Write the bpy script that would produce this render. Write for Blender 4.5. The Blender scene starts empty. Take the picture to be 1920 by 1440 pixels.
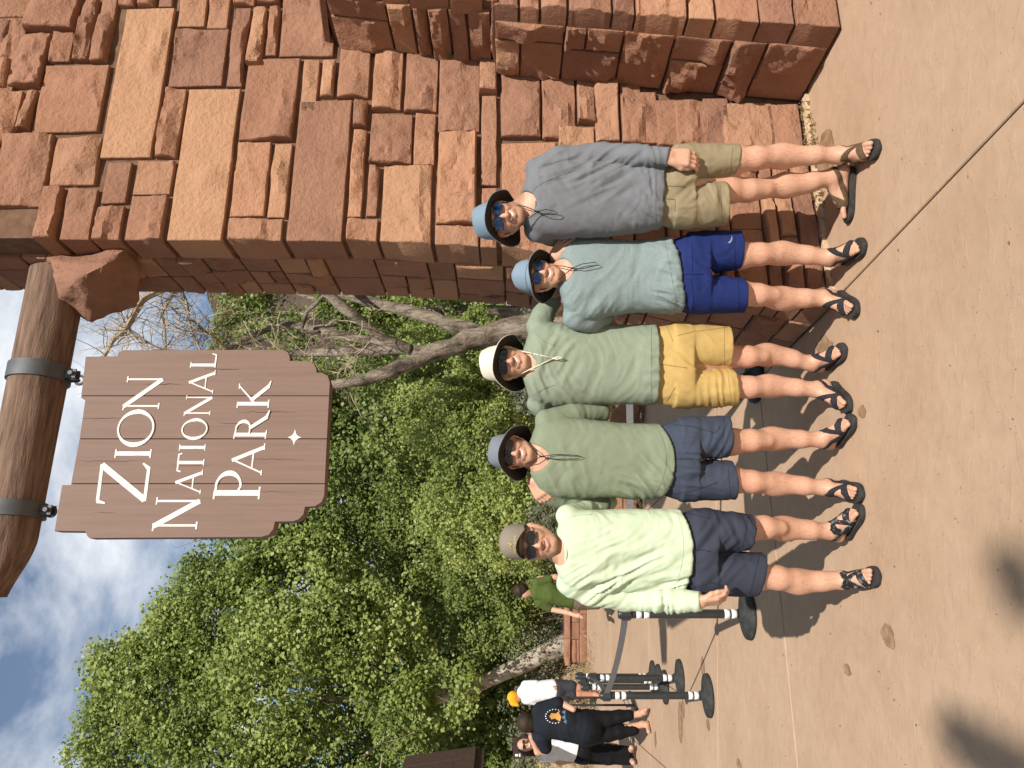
import bpy, bmesh, math, random
import numpy as np
from mathutils import Vector, Matrix, Euler
random.seed(7); RNG = np.random.default_rng(11)
R_ = math.radians
sc = bpy.context.scene
COL = sc.collection
# ---------------------------------------------------------------- camera (phone held sideways: picture rolled by 90 degrees)
F = 1440.0      # focal length in pixels of the 1920 px wide photograph
H = 1.70        # camera height
cam_d = bpy.data.cameras.new('camera'); cam = bpy.data.objects.new('camera', cam_d); COL.objects.link(cam)
cam_d.sensor_fit = 'HORIZONTAL'; cam_d.sensor_width = 36.0; cam_d.lens = 36.0 * F / 1920.0
cam_d.clip_start = 0.05; cam_d.clip_end = 3000
cam.matrix_world = Matrix(((0, 1, 0, 0), (0, 0, -1, 0), (-1, 0, 0, H), (0, 0, 0, 1)))
sc.camera = cam
# ---------------------------------------------------------------- sun and sky
SUN = Vector((math.sin(R_(24)) * math.cos(R_(43)), -math.cos(R_(24)) * math.cos(R_(43)), math.sin(R_(43)))).normalized()
sun_d = bpy.data.lights.new('sun', 'SUN'); sun_d.energy = 5.0; sun_d.angle = R_(0.55); sun_d.color = (1.0, 0.945, 0.86)
sun = bpy.data.objects.new('sun', sun_d); COL.objects.link(sun)
sun.rotation_euler = (-SUN).to_track_quat('-Z', 'Y').to_euler(); sun.location = (6, -12, 14)
world = bpy.data.worlds.new('World'); sc.world = world; world.use_nodes = True
wn = world.node_tree.nodes; wl = world.node_tree.links; wn.clear()
w_out = wn.new('ShaderNodeOutputWorld'); w_bg = wn.new('ShaderNodeBackground'); w_bg.inputs['Strength'].default_value = 0.084
sky = wn.new('ShaderNodeTexSky'); sky.sky_type = 'NISHITA'; sky.sun_disc = False
sky.sun_elevation = R_(43); sky.sun_rotation = math.atan2(SUN.x, SUN.y); sky.altitude = 1200; sky.air_density = 1.35; sky.dust_density = 0.4; sky.ozone_density = 3.0
tc = wn.new('ShaderNodeTexCoord'); mp = wn.new('ShaderNodeMapping'); mp.inputs['Scale'].default_value = (1.0, 1.3, 1.9); mp.inputs['Rotation'].default_value = (0.25, 0.5, 0.2); mp.inputs['Location'].default_value = (4.4, 0.6, 2.2)
nz = wn.new('ShaderNodeTexNoise'); nz.inputs['Scale'].default_value = 2.6; nz.inputs['Detail'].default_value = 9; nz.inputs['Roughness'].default_value = 0.56; nz.inputs['Distortion'].default_value = 0.35
rp = wn.new('ShaderNodeValToRGB'); rp.color_ramp.elements[0].position = 0.49; rp.color_ramp.elements[0].color = (0.06, 0.06, 0.06, 1); rp.color_ramp.elements[1].position = 0.66; rp.color_ramp.elements[1].color = (0.92, 0.92, 0.92, 1)
mx = wn.new('ShaderNodeMix'); mx.data_type = 'RGBA'; mx.inputs['B'].default_value = (10.2, 10.5, 10.9, 1)
wl.new(tc.outputs['Generated'], mp.inputs['Vector']); wl.new(mp.outputs['Vector'], nz.inputs['Vector']); wl.new(nz.outputs['Fac'], rp.inputs['Fac'])
wl.new(rp.outputs['Color'], mx.inputs['Factor']); wl.new(sky.outputs['Color'], mx.inputs['A']); wl.new(mx.outputs['Result'], w_bg.inputs['Color']); wl.new(w_bg.outputs['Background'], w_out.inputs['Surface'])
sc.view_settings.view_transform = 'Standard'; sc.view_settings.look = 'None'; sc.view_settings.exposure = 0.28; sc.view_settings.gamma = 1.0
sc.view_settings.use_curve_mapping = False
sc.render.engine = 'CYCLES'; sc.cycles.max_bounces = 6; sc.cycles.transparent_max_bounces = 6; sc.cycles.use_denoising = True

# ---------------------------------------------------------------- helpers
def W(px, py, d):               # photograph pixel + distance -> world point
    return Vector(((720.0 - py) / F * d, d, H - (px - 960.0) / F * d))
def GR(px, py, z=0.0):          # photograph pixel -> point on the ground
    return W(px, py, (H - z) * F / (px - 960.0))
def tag(o, label=None, cat=None, group=None, kind=None):
    if label: o['label'] = label
    if cat: o['category'] = cat
    if group: o['group'] = group
    if kind: o['kind'] = kind
    return o
def empty(name, loc=(0, 0, 0)):
    o = bpy.data.objects.new(name, None); COL.objects.link(o); o.location = loc; o.empty_display_size = 0.1
    return o
def mesh_obj(name, verts, faces, mat=None, parent=None, smooth=True, loc=None):
    me = bpy.data.meshes.new(name)
    v = np.asarray(verts, dtype=np.float64).reshape(-1, 3)
    off = np.zeros(3)
    if parent is not None: off = np.array(parent.get('_o', (0, 0, 0)), float)
    if loc is not None: off = np.array(loc, float)
    me.from_pydata((v - off).tolist() if len(v) < 60000 else [tuple(q) for q in (v - off)], [], faces if isinstance(faces, list) else faces.tolist())
    me.validate(clean_customdata=False)
    if smooth: me.shade_smooth()
    if mat: me.materials.append(mat)
    o = bpy.data.objects.new(name, me); COL.objects.link(o)
    if parent is not None: o.parent = parent
    if loc is not None and parent is None: o.location = loc
    o['_o'] = tuple(float(q) for q in off)
    return o
def thing(name, label, cat, loc, group=None):     # Empty at the base of a thing; parts are given in world space
    o = empty(name, loc); tag(o, label, cat, group); o['_o'] = tuple(loc)
    return o
def fast_mesh(name, V, Q, mat=None, parent=None, smooth=True, attr=None, off=None, vcol=None):   # numpy quads / tris
    V = np.asarray(V, np.float32); Q = np.asarray(Q, np.int32)
    if off is None: off = np.array(parent.get('_o', (0, 0, 0)), np.float32) if parent is not None else np.zeros(3, np.float32)
    V = V - np.asarray(off, np.float32)
    me = bpy.data.meshes.new(name); n = Q.shape[1]
    me.vertices.add(len(V)); me.vertices.foreach_set('co', V.ravel())
    me.loops.add(Q.size); me.loops.foreach_set('vertex_index', Q.ravel())
    me.polygons.add(len(Q)); me.polygons.foreach_set('loop_start', np.arange(0, Q.size, n, dtype=np.int32))
    me.update(calc_edges=True)
    if smooth: me.shade_smooth()
    if attr is not None:
        a = me.attributes.new('tint', 'FLOAT', 'FACE'); a.data.foreach_set('value', np.asarray(attr, np.float32))
    if vcol is not None:
        a = me.attributes.new('Col', 'FLOAT_COLOR', 'POINT')
        c = np.ones((len(V), 4), np.float32); c[:, :3] = vcol; a.data.foreach_set('color', c.ravel())
    if mat: me.materials.append(mat)
    o = bpy.data.objects.new(name, me); COL.objects.link(o)
    if parent is not None: o.parent = parent
    o['_o'] = tuple(float(q) for q in off)
    return o
class MB:                       # collects simple shapes into one mesh
    def __init__(s): s.v = []; s.f = []
    def add(s, v, f):
        n = len(s.v); s.v += [tuple(q) for q in v]; s.f += [tuple(i + n for i in q) for q in f]; return s
    def box(s, c, size, rot=None):
        hx, hy, hz = [q / 2 for q in size]; M = rot or Matrix.Identity(3); c = Vector(c)
        v = [c + M @ Vector((x, y, z)) for x in (-hx, hx) for y in (-hy, hy) for z in (-hz, hz)]
        return s.add(v, [(0, 1, 3, 2), (4, 6, 7, 5), (0, 4, 5, 1), (2, 3, 7, 6), (0, 2, 6, 4), (1, 5, 7, 3)])
    def tube(s, pts, rad, n=8, cap=True, flat=1.0):
        pts = [Vector(p) for p in pts]; rad = list(rad) if hasattr(rad, '__len__') else [rad] * len(pts)
        rings = []; up = None
        for i, p in enumerate(pts):
            t = (pts[min(i + 1, len(pts) - 1)] - pts[max(i - 1, 0)]).normalized()
            if up is None:
                up = Vector((0, 0, 1)) if abs(t.z) < 0.9 else Vector((1, 0, 0))
            a = t.cross(up).normalized(); b = a.cross(t).normalized(); up = b
            rings.append([p + (a * math.cos(q) + b * math.sin(q) * flat) * rad[i] for q in [2 * math.pi * k / n for k in range(n)]])
        v = [q for r in rings for q in r]; f = []
        for i in range(len(pts) - 1):
            for k in range(n):
                f.append((i * n + k, i * n + (k + 1) % n, (i + 1) * n + (k + 1) % n, (i + 1) * n + k))
        if cap:
            f.append(tuple(range(n - 1, -1, -1))); f.append(tuple((len(pts) - 1) * n + k for k in range(n)))
        return s.add(v, f)
    def lathe(s, prof, c=(0, 0, 0), n=24, M=None):
        c = Vector(c); M = M or Matrix.Identity(3); v = []; f = []
        for (r, z) in prof:
            for k in range(n):
                a = 2 * math.pi * k / n; v.append(c + M @ Vector((r * math.cos(a), r * math.sin(a), z)))
        for i in range(len(prof) - 1):
            for k in range(n):
                f.append((i * n + k, i * n + (k + 1) % n, (i + 1) * n + (k + 1) % n, (i + 1) * n + k))
        f.append(tuple(range(n - 1, -1, -1))); f.append(tuple((len(prof) - 1) * n + k for k in range(n)))
        return s.add(v, f)
    def prism(s, poly, fn, t0, t1):   # 2D polygon, fn(a, b, t) -> world
        n = len(poly)
        v = [fn(a, b, t0) for a, b in poly] + [fn(a, b, t1) for a, b in poly]
        f = [tuple(range(n - 1, -1, -1)), tuple(range(n, 2 * n))] + [(k, (k + 1) % n, n + (k + 1) % n, n + k) for k in range(n)]
        return s.add(v, f)
    def build(s, name, mat, parent=None, smooth=False, loc=None):
        o = mesh_obj(name, s.v, s.f, mat, parent, smooth, loc)
        return o
_T = np.random.default_rng(5).random((64, 64, 64)).astype(np.float32)
def vnoise(P):                  # value noise on an (n,3) array, 0..1
    P = np.asarray(P, np.float32); I = np.floor(P).astype(np.int32); f = P - I; f = f * f * (3 - 2 * f); I &= 63; J = (I + 1) & 63
    x0, y0, z0 = I.T; x1, y1, z1 = J.T; fx, fy, fz = f.T
    c = lambda a, b: a + (b - a)
    a = _T[x0, y0, z0] * (1 - fx) + _T[x1, y0, z0] * fx; b = _T[x0, y1, z0] * (1 - fx) + _T[x1, y1, z0] * fx
    e = _T[x0, y0, z1] * (1 - fx) + _T[x1, y0, z1] * fx; g = _T[x0, y1, z1] * (1 - fx) + _T[x1, y1, z1] * fx
    return (a * (1 - fy) + b * fy) * (1 - fz) + (e * (1 - fy) + g * fy) * fz
def fbm(P, o=3):
    P = np.asarray(P, np.float32); r = 0; a = 0.5
    for i in range(o): r = r + a * vnoise(P * (2 ** i) + 7.3 * i); a *= 0.5
    return r / (1 - 0.5 ** o)
# ---------------------------------------------------------------- materials
def lin(c): return tuple(((q / 255) / 12.92 if q / 255 <= 0.04045 else ((q / 255 + 0.055) / 1.055) ** 2.4) for q in c)
def new_mat(name):
    m = bpy.data.materials.new(name); m.use_nodes = True; nt = m.node_tree; return m, nt, nt.nodes, nt.links, nt.nodes['Principled BSDF']
def mat(name, cols, rough=0.8, scale=8.0, detail=5, bump=0.0, bscale=60.0, bdist=0.01, metal=0.0, spec=0.3, stretch=(1, 1, 1), coord='Object', randmix=0.0, rcols=None, dist=0.0, sheen=0.0, lo=0.3, hi=0.7, coat=0.0, sss=0.0):
    """noise mix of the given colours, optional per-object variation, optional bump"""
    m, nt, N, L, B = new_mat(name)
    B.inputs['Roughness'].default_value = rough; B.inputs['Metallic'].default_value = metal; B.inputs['Specular IOR Level'].default_value = spec
    if sheen: B.inputs['Sheen Weight'].default_value = sheen; B.inputs['Sheen Roughness'].default_value = 0.5
    if coat: B.inputs['Coat Weight'].default_value = coat
    if sss: B.inputs['Subsurface Weight'].default_value = sss; B.inputs['Subsurface Radius'].default_value = (0.02, 0.008, 0.004); B.inputs['Subsurface Scale'].default_value = 0.35
    t = N.new('ShaderNodeTexCoord'); mp = N.new('ShaderNodeMapping'); mp.inputs['Scale'].default_value = stretch
    L.new(t.outputs[coord], mp.inputs['Vector'])
    nz = N.new('ShaderNodeTexNoise'); nz.inputs['Scale'].default_value = scale; nz.inputs['Detail'].default_value = detail; nz.inputs['Distortion'].default_value = dist; nz.inputs['Roughness'].default_value = 0.6
    L.new(mp.outputs['Vector'], nz.inputs['Vector'])
    rp = N.new('ShaderNodeValToRGB'); E = rp.color_ramp.elements
    while len(E) < len(cols): E.new(0.5)
    for i, c in enumerate(cols):
        E[i].position = lo + (hi - lo) * i / max(1, len(cols) - 1); E[i].color = (*c[:3], 1)
    L.new(nz.outputs['Fac'], rp.inputs['Fac']); out = rp.outputs['Color']
    if rcols:
        oi = N.new('ShaderNodeObjectInfo'); r2 = N.new('ShaderNodeValToRGB'); r2.color_ramp.interpolation = 'LINEAR'; E = r2.color_ramp.elements
        while len(E) < len(rcols): E.new(0.5)
        for i, c in enumerate(rcols): E[i].position = i / (len(rcols) - 1); E[i].color = (*c[:3], 1)
        L.new(oi.outputs['Random'], r2.inputs['Fac'])
        mx = N.new('ShaderNodeMix'); mx.data_type = 'RGBA'; mx.blend_type = 'MIX'; mx.inputs['Factor'].default_value = randmix
        L.new(out, mx.inputs['A']); L.new(r2.outputs['Color'], mx.inputs['B']); out = mx.outputs['Result']
    L.new(out, B.inputs['Base Color'])
    if bump:
        n2 = N.new('ShaderNodeTexNoise'); n2.inputs['Scale'].default_value = bscale; n2.inputs['Detail'].default_value = 6; n2.inputs['Roughness'].default_value = 0.65
        L.new(mp.outputs['Vector'], n2.inputs['Vector'])
        bp = N.new('ShaderNodeBump'); bp.inputs['Strength'].default_value = bump; bp.inputs['Distance'].default_value = bdist
        L.new(n2.outputs['Fac'], bp.inputs['Height']); L.new(bp.outputs['Normal'], B.inputs['Normal'])
    return m
# ================================================================ SETTING: ground
def ground_mat():
    m, nt, N, L, B = new_mat('tan_concrete'); B.inputs['Roughness'].default_value = 0.72; B.inputs['Specular IOR Level'].default_value = 0.25
    t = N.new('ShaderNodeTexCoord'); 
    def noise(scale, det=6, rough=0.6, dist=0.0):
        n = N.new('ShaderNodeTexNoise'); n.inputs['Scale'].default_value = scale; n.inputs['Detail'].default_value = det; n.inputs['Roughness'].default_value = rough; n.inputs['Distortion'].default_value = dist
        L.new(t.outputs['Object'], n.inputs['Vector']); return n
    def ramp(src, cs, ps):
        r = N.new('ShaderNodeValToRGB'); E = r.color_ramp.elements
        while len(E) < len(cs): E.new(0.5)
        for e, c, p in zip(E, cs, ps): e.position = p; e.color = (*c, 1)
        L.new(src, r.inputs['Fac']); return r.outputs['Color']
    def mixc(a, b, f, mode='MIX'):
        x = N.new('ShaderNodeMix'); x.data_type = 'RGBA'; x.blend_type = mode
        for k, q in (('A', a), ('B', b), ('Factor', f)):
            if isinstance(q, (tuple, float)): x.inputs[k].default_value = q if isinstance(q, float) else (*q, 1)
            else: L.new(q, x.inputs[k])
        return x.outputs['Result']
    c = ramp(noise(1.3, 6, 0.6).outputs['Fac'], [(0.40, 0.268, 0.176), (0.440, 0.302, 0.203), (0.468, 0.326, 0.224)], [0.32, 0.52, 0.7])
    c2 = ramp(noise(11, 8, 0.7).outputs['Fac'], [(0.90, 0.89, 0.88), (1, 1, 1), (1.04, 1.04, 1.04)], [0.3, 0.55, 0.75]); c = mixc(c, c2, 1.0, 'MULTIPLY')
    sp = ramp(noise(75, 2, 0.5).outputs['Fac'], [(0, 0, 0), (0, 0, 0), (1, 1, 1)], [0.0, 0.69, 0.74]); c = mixc(c, (0.20, 0.11, 0.06), sp)
    # brown spill stains
    st = ramp(noise(1.05, 5, 0.55, 0.7).outputs['Fac'], [(0, 0, 0), (0, 0, 0), (0.75, 0.75, 0.75)], [0.0, 0.715, 0.735]); c = mixc(c, (0.17, 0.085, 0.04), st)
    L.new(c, B.inputs['Base Color'])
    # stamped relief: broken shallow ridges
    mp = N.new('ShaderNodeMapping'); mp.inputs['Rotation'].default_value = (0, 0, 0.6); mp.inputs['Scale'].default_value = (1, 2.2, 1); L.new(t.outputs['Object'], mp.inputs['Vector'])
    n1 = N.new('ShaderNodeTexNoise'); n1.inputs['Scale'].default_value = 7; n1.inputs['Detail'].default_value = 4; n1.inputs['Distortion'].default_value = 0.6; L.new(mp.outputs['Vector'], n1.inputs['Vector'])
    r1 = N.new('ShaderNodeValToRGB'); r1.color_ramp.elements[0].position = 0.54; r1.color_ramp.elements[1].position = 0.60; L.new(n1.outputs['Fac'], r1.inputs['Fac'])
    n2 = noise(38, 8, 0.7)
    ad = N.new('ShaderNodeMath'); ad.operation = 'MULTIPLY_ADD'; ad.inputs[1].default_value = 0.35; L.new(n2.outputs['Fac'], ad.inputs[0]); L.new(r1.outputs['Color'], ad.inputs[2])
    bp = N.new('ShaderNodeBump'); bp.inputs['Strength'].default_value = 0.14; bp.inputs['Distance'].default_value = 0.009; L.new(ad.outputs[0], bp.inputs['Height']); L.new(bp.outputs['Normal'], B.inputs['Normal'])
    return m
M_CONC = ground_mat()
M_JOINT = mat('joint_filler', [(0.05, 0.035, 0.025), (0.13, 0.09, 0.06)], 0.95, 12)
M_DIRT = mat('dry_earth', [(0.13, 0.08, 0.05), (0.24, 0.16, 0.10), (0.33, 0.24, 0.15)], 0.95, 3, bump=0.6, bscale=14, bdist=0.05)
g = mesh_obj('terrain', [(-900, -40, -0.09), (900, -40, -0.09), (900, 1200, -0.09), (-900, 1200, -0.09)], [(0, 1, 2, 3)], M_DIRT, smooth=False); tag(g, kind='structure')
PL = [(-14, -3), (7, -3), (7, 9.9), (-1.55, 9.9), (-3.2, 12.2), (-4.2, 17.6), (-6.9, 17.9), (-14, 17.9)]
jb = MB(); jb.add([(x, y, -0.018) for x, y in PL], [tuple(range(len(PL)))]); tag(jb.build('plaza_joints', M_JOINT), kind='structure')
def clip(poly, p, n, off):      # keep the side n.(q-p) > off
    out = []
    for i in range(len(poly)):
        a, b = poly[i], poly[(i + 1) % len(poly)]
        da = (a[0] - p[0]) * n[0] + (a[1] - p[1]) * n[1] - off; db = (b[0] - p[0]) * n[0] + (b[1] - p[1]) * n[1] - off
        if da >= 0: out.append(a)
        if (da >= 0) != (db >= 0):
            t = da / (da - db); out.append((a[0] + (b[0] - a[0]) * t, a[1] + (b[1] - a[1]) * t))
    return out
EX = Vector((0.954, 0.301, 0)).normalized(); INW = Vector((-EX.y, EX.x, 0)); C0 = Vector((0.40, 4.10, 0))
def perp(d): l = math.hypot(*d); return (-d[1] / l, d[0] / l)
JL = [((0.43, 4.08), (-0.315, 0.949)), ((-0.636, 5.09), (0.955, 0.30)), ((-0.934, 6.40), (1, 0.03)), ((-5.0, 10.8), (-0.31, 0.95)), ((-1.297, 8.77), (-0.31, 0.95)), ((-2, 9.6), (1, 0.06)), ((-2, 13.5), (1, 0.06))]
polys = [PL]
for k, (p, d) in enumerate(JL):
    n = perp(d); nx = []
    for q in polys:
        cy = sum(v[1] for v in q) / len(q); cx = sum(v[0] for v in q) / len(q)
        if k == 4 and cy < 6.4: nx.append(q); continue
        if k == 3 and cx > -2.5: nx.append(q); continue
        for sgn in (1, -1):
            r = clip(q, p, (n[0] * sgn, n[1] * sgn), 0.005)
            if len(r) > 2: nx.append(r)
    polys = nx
pv = empty('pavement'); tag(pv, kind='structure')
for q in polys:
    b = MB(); n = len(q); cx = sum(v[0] for v in q) / n; cy = sum(v[1] for v in q) / n
    def ins(v, e):
        l = math.hypot(cx - v[0], cy - v[1]); return (v[0] + (cx - v[0]) / l * e, v[1] + (cy - v[1]) / l * e)
    v = [(x, y, -0.05) for x, y in q] + [(x, y, -0.005) for x, y in q] + [(*ins(w, 0.007), 0.0) for w in q]
    f = [(k, (k + 1) % n, n + (k + 1) % n, n + k) for k in range(n)] + [(n + k, n + (k + 1) % n, 2 * n + (k + 1) % n, 2 * n + k) for k in range(n)] + [tuple(range(2 * n, 3 * n))]
    b.add(v, f); b.build('slab', M_CONC, pv)

M_STAIN = mat('spill_stain', [(0.19, 0.105, 0.055), (0.27, 0.165, 0.095), (0.36, 0.235, 0.15)], .9, 18, lo=.3, hi=.7)
rst = np.random.default_rng(77)
for px, py, rx_, ry_ in ((1666, 1192, .055, .028), (1589, 1257, .03, .02), (1318, 1250, .09, .035), (1276, 1352, .22, .045), (1281, 1330, .10, .03), (1229, 1386, .10, .03), (1386, 1434, .04, .03), (1545, 648, .06, .05), (1617, 772, .03, .02), (1328, 1360, .05, .03), (1530, 420, .10, .05), (1545, 300, .16, .07)):
    c = GR(px, py); n = 36; v = [(c.x + rx_ * math.cos(a) * k, c.y + ry_ * 2.2 * math.sin(a) * k, 0.0035) for a, k in [(2 * math.pi * j / n, .45 + float(fbm(np.array([[math.cos(2 * math.pi * j / n) * 1.6 + px, math.sin(2 * math.pi * j / n) * 1.6 + py, .5]]), 3)[0])) for j in range(n)]]
    mesh_obj('stain', v, [tuple(range(n))], M_STAIN, pv, smooth=False)
rl = np.random.default_rng(91); NL = 520; Pl = np.stack([rl.uniform(-4.5, 2.2, NL), rl.uniform(2.3, 9.5, NL), np.full(NL, .005)], 1); an = rl.uniform(0, 6.28, NL); sz = rl.uniform(.002, .008, NL)
dA = np.stack([np.cos(an), np.sin(an), rl.uniform(-.2, .3, NL)], 1) * sz[:, None]; dB = np.stack([-np.sin(an), np.cos(an), rl.uniform(-.2, .3, NL)], 1) * sz[:, None] * .6
Vl = np.stack([Pl - dA, Pl + dB + [0, 0, .003], Pl + dA, Pl - dB + [0, 0, .003]], 1).reshape(-1, 3)
tag(fast_mesh('leaf_litter', Vl, np.arange(4 * NL).reshape(-1, 4), mat('litter', [(0.16, 0.09, 0.045), (0.28, 0.18, 0.10), (0.44, 0.32, 0.19)], .9, 3), smooth=False), 'tiny leaf bits and grit scattered over the concrete', 'litter', kind='stuff')
# ================================================================ PILLAR of red sandstone blocks
def lerp_tab(tab, t):
    return float(np.interp(t, [a for a, b in tab], [b for a, b in tab]))
BL = [(-0.2, -0.03), (0, 0), (0.3, 0.06), (1.0, 0.235), (1.7, 0.385), (2.5, 0.44), (4.5, 0.475), (6, 0.49)]
def bl(t): return lerp_tab(BL, t)
def bf(t): return 0.025 * t
def P_front(s, t, o=0): return C0 + EX * s + INW * (bf(t) - o) + Vector((0, 0, t))
def P_left(q, t, o=0): return C0 + EX * (bl(t) - o) + INW * q + Vector((0, 0, t))
SB0, SB1 = 1.32, 1.54
def sb(t): return SB0 + 0.125 * t
def su(t): return 1.64 + 0.16 * (t - 1.9)
def P_but(q, t, o=0): return C0 + EX * (sb(t) - o) + INW * (bf(t) - q) + Vector((0, 0, t))       # q = distance out of the wall
def P_up(q, t, o=0): return C0 + EX * (su(t) - o) + INW * (bf(t) - q) + Vector((0, 0, t))
BOUT = 0.58
def P_bfr(s, t, o=0): return C0 + EX * s + INW * (bf(t) - BOUT - o + 0.03 * t) + Vector((0, 0, t))
def ray(px, py): return Vector(((720 - py) / F, 1, -(px - 960) / F))
def un_front(px, py):
    r = ray(px, py); z = 1.7
    for _ in range(6):
        d = (C0.dot(INW) + bf(z)) / r.dot(INW); z = H + d * r.z
    p = r * d; return ((p - C0).dot(EX), z)
def un_side(px, py, off):     # planes that face left; off(t) = s position
    r = ray(px, py); z = 1.0
    for _ in range(12):
        d = (C0.dot(EX) + off(z)) / (r.x * EX.x + r.y * EX.y); z = H + d * r.z
    p = r * d; return ((p - C0).dot(INW), z)
SAND = [(0.30, 0.135, 0.075), (0.42, 0.185, 0.098), (0.50, 0.235, 0.125)]
M_STONE = mat('red_sandstone', [(0.192, 0.099, 0.060), (0.346, 0.179, 0.107), (0.451, 0.248, 0.155)], 0.92, 6, 10, bump=0.9, bscale=30, bdist=0.022, spec=0.15,
              rcols=[(0.250, 0.131, 0.091), (0.326, 0.168, 0.107), (0.259, 0.133, 0.091), (0.451, 0.235, 0.141), (0.288, 0.142, 0.094), (0.480, 0.273, 0.162), (0.317, 0.162, 0.109), (0.240, 0.127, 0.091), (0.384, 0.193, 0.119)], randmix=0.72)
M_MORTAR = mat('mortar', [(0.11, 0.058, 0.036), (0.20, 0.115, 0.07)], 0.95, 14, bump=0.5, bscale=60)
pillar = thing('stone_pillar', 'tall red sandstone block pillar with flared base and stepped buttress', 'pillar', (C0 + EX * 1.0 + INW * 0.4)); pillar['kind'] = 'thing'
def stone(fn, s0, t0, s1, t1, rng, inn=0.07, prot=None, cell=0.021, rough=1.0, name='stone', parent=None, skirt_l=None):
    w, h = s1 - s0, t1 - t0
    if w < 0.03 or h < 0.025: return None
    g = 0.0065; s0 += g; s1 -= g; t0 += g; t1 -= g; w, h = s1 - s0, t1 - t0
    nu = max(3, min(34, int(w / cell))); nv = max(3, min(30, int(h / cell)))
    u = np.linspace(0, 1, nu + 1); v = np.linspace(0, 1, nv + 1)
    e = min(0.009, 0.2 * min(w, h))
    u = np.unique(np.concatenate([u, [e / w, 1 - e / w, 0.35 * e / w, 1 - 0.35 * e / w]])); v = np.unique(np.concatenate([v, [e / h, 1 - e / h, 0.35 * e / h, 1 - 0.35 * e / h]]))
    U, V = np.meshgrid(u, v, indexing='ij'); S = s0 + U * w; T = t0 + V * h
    sd = rng.random(3) * 40
    pr = prot if prot is not None else rng.uniform(0.024, 0.056)
    hh = np.full(U.shape, 9.0)
    for _ in range(rng.integers(3, 7)):        # cleft facets: lowest of several tilted planes
        a = rng.uniform(0, 2 * math.pi); tl = abs(rng.normal(0, 0.16)) * rough; cs, ct = rng.uniform(0.2, 0.8) * w + s0, rng.uniform(0.2, 0.8) * h + t0
        hh = np.minimum(hh, pr + rng.uniform(0.0, 0.012) + tl * ((S - cs) * math.cos(a) + (T - ct) * math.sin(a)))
    Pn = np.stack([S.ravel() + sd[0], T.ravel() + sd[1], np.full(S.size, sd[2])], 1)
    nz = (fbm(Pn * np.array([7, 9, 1.0]), 3) - 0.5).reshape(S.shape); rid = np.abs(fbm(Pn * np.array([4.0, 11, 1.0]) + 9, 2) - 0.5).reshape(S.shape)
    lvl = t0 + h * rng.uniform(0.12, 0.42) if rng.random() < 0.8 else t0 - 1
    rag = lvl + (fbm(np.stack([S.ravel() * 6 + sd[0], T.ravel() * 2.5, np.full(S.size, sd[1])], 1), 4).reshape(S.shape) - 0.5) * min(0.16, h * 0.6)
    drop = np.clip(rag - T, 0, None)
    hh = hh - np.minimum(drop * rng.uniform(0.25, 0.6) + (drop > 0) * 0.007, 0.032) * rough
    ter = np.floor(fbm(Pn * np.array([5, 7, 1.0]) + 31, 3).reshape(S.shape) * 7) / 7 - 0.5
    hh = hh + nz * 0.024 * rough + ter * rng.uniform(0.02, 0.10) * rough + (fbm(np.stack([S.ravel() * 3 + sd[1], T.ravel() * 42, np.full(S.size, sd[0])], 1), 2).reshape(S.shape) - .5) * rng.choice([0.0, 0.004, 0.012]) * rough - np.clip(0.05 - rid, 0, 1) * 0.14 * rough
    ed = np.minimum(np.minimum(U * w, (1 - U) * w), np.minimum(V * h, (1 - V) * h))
    rnd = np.clip(ed / e, 0, 1); hh = np.maximum(hh, 0.010) * (0.45 + 0.55 * np.sqrt(np.clip(1 - (1 - rnd) ** 2, 0, 1)))
    jit = (fbm(Pn * 5 + 3, 2).reshape(S.shape) - 0.5) * 0.013; jit2 = (fbm(Pn * 5 + 23, 2).reshape(S.shape) - 0.5) * 0.012
    S2 = S + jit * 1.0; T2 = T + jit2
    V3 = np.array([fn(a, b, c) for a, b, c in zip(S2.ravel(), T2.ravel(), hh.ravel())])
    ni, nj = U.shape; idx = np.arange(ni * nj).reshape(ni, nj)
    q = np.stack([idx[:-1, :-1], idx[1:, :-1], idx[1:, 1:], idx[:-1, 1:]], -1).reshape(-1, 4).tolist()
    ring = list(idx[:, 0]) + list(idx[-1, 1:]) + list(idx[-2::-1, -1]) + list(idx[0, -2:0:-1])
    base = len(V3); S2f, T2f = S2.ravel(), T2.ravel()
    sk = [fn(S2f[i], T2f[i], -inn) for i in ring]; n = len(ring)
    q += [[int(ring[k]), int(base + k), int(base + (k + 1) % n), int(ring[(k + 1) % n])] for k in range(n)]
    o = mesh_obj(name, np.vstack([V3, np.array(sk)]), q, M_STONE, parent or pillar, smooth=True); autosmooth(o, 28); return o
def autosmooth(o, ang=35):
    me = o.data
    try: me.set_sharp_from_angle(angle=R_(ang))
    except Exception: pass
def ashlar(s0, s1, t0, t1, rng, hmin=0.09, hmax=0.26, wmin=0.16, wmax=0.5):
    t = t0; out = []
    while t < t1 - 0.02:
        h = rng.uniform(hmin, hmax) if rng.random() < 0.65 else rng.uniform(hmin * 0.7, hmin * 1.2)
        if t + h > t1 - hmin * 0.7: h = t1 - t
        s = s0
        while s < s1 - 0.02:
            w = rng.uniform(wmin, wmax)
            if s + w > s1 - wmin * 0.7: w = s1 - s
            if h > 0.19 and rng.random() < 0.3:
                k = rng.uniform(0.35, 0.65); out.append((s, t, s + w, t + h * k)); out.append((s, t + h * k, s + w, t + h))
            else: out.append((s, t, s + w, t + h))
            s += w
        t += h
    return out
rs = np.random.default_rng(21)
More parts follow.
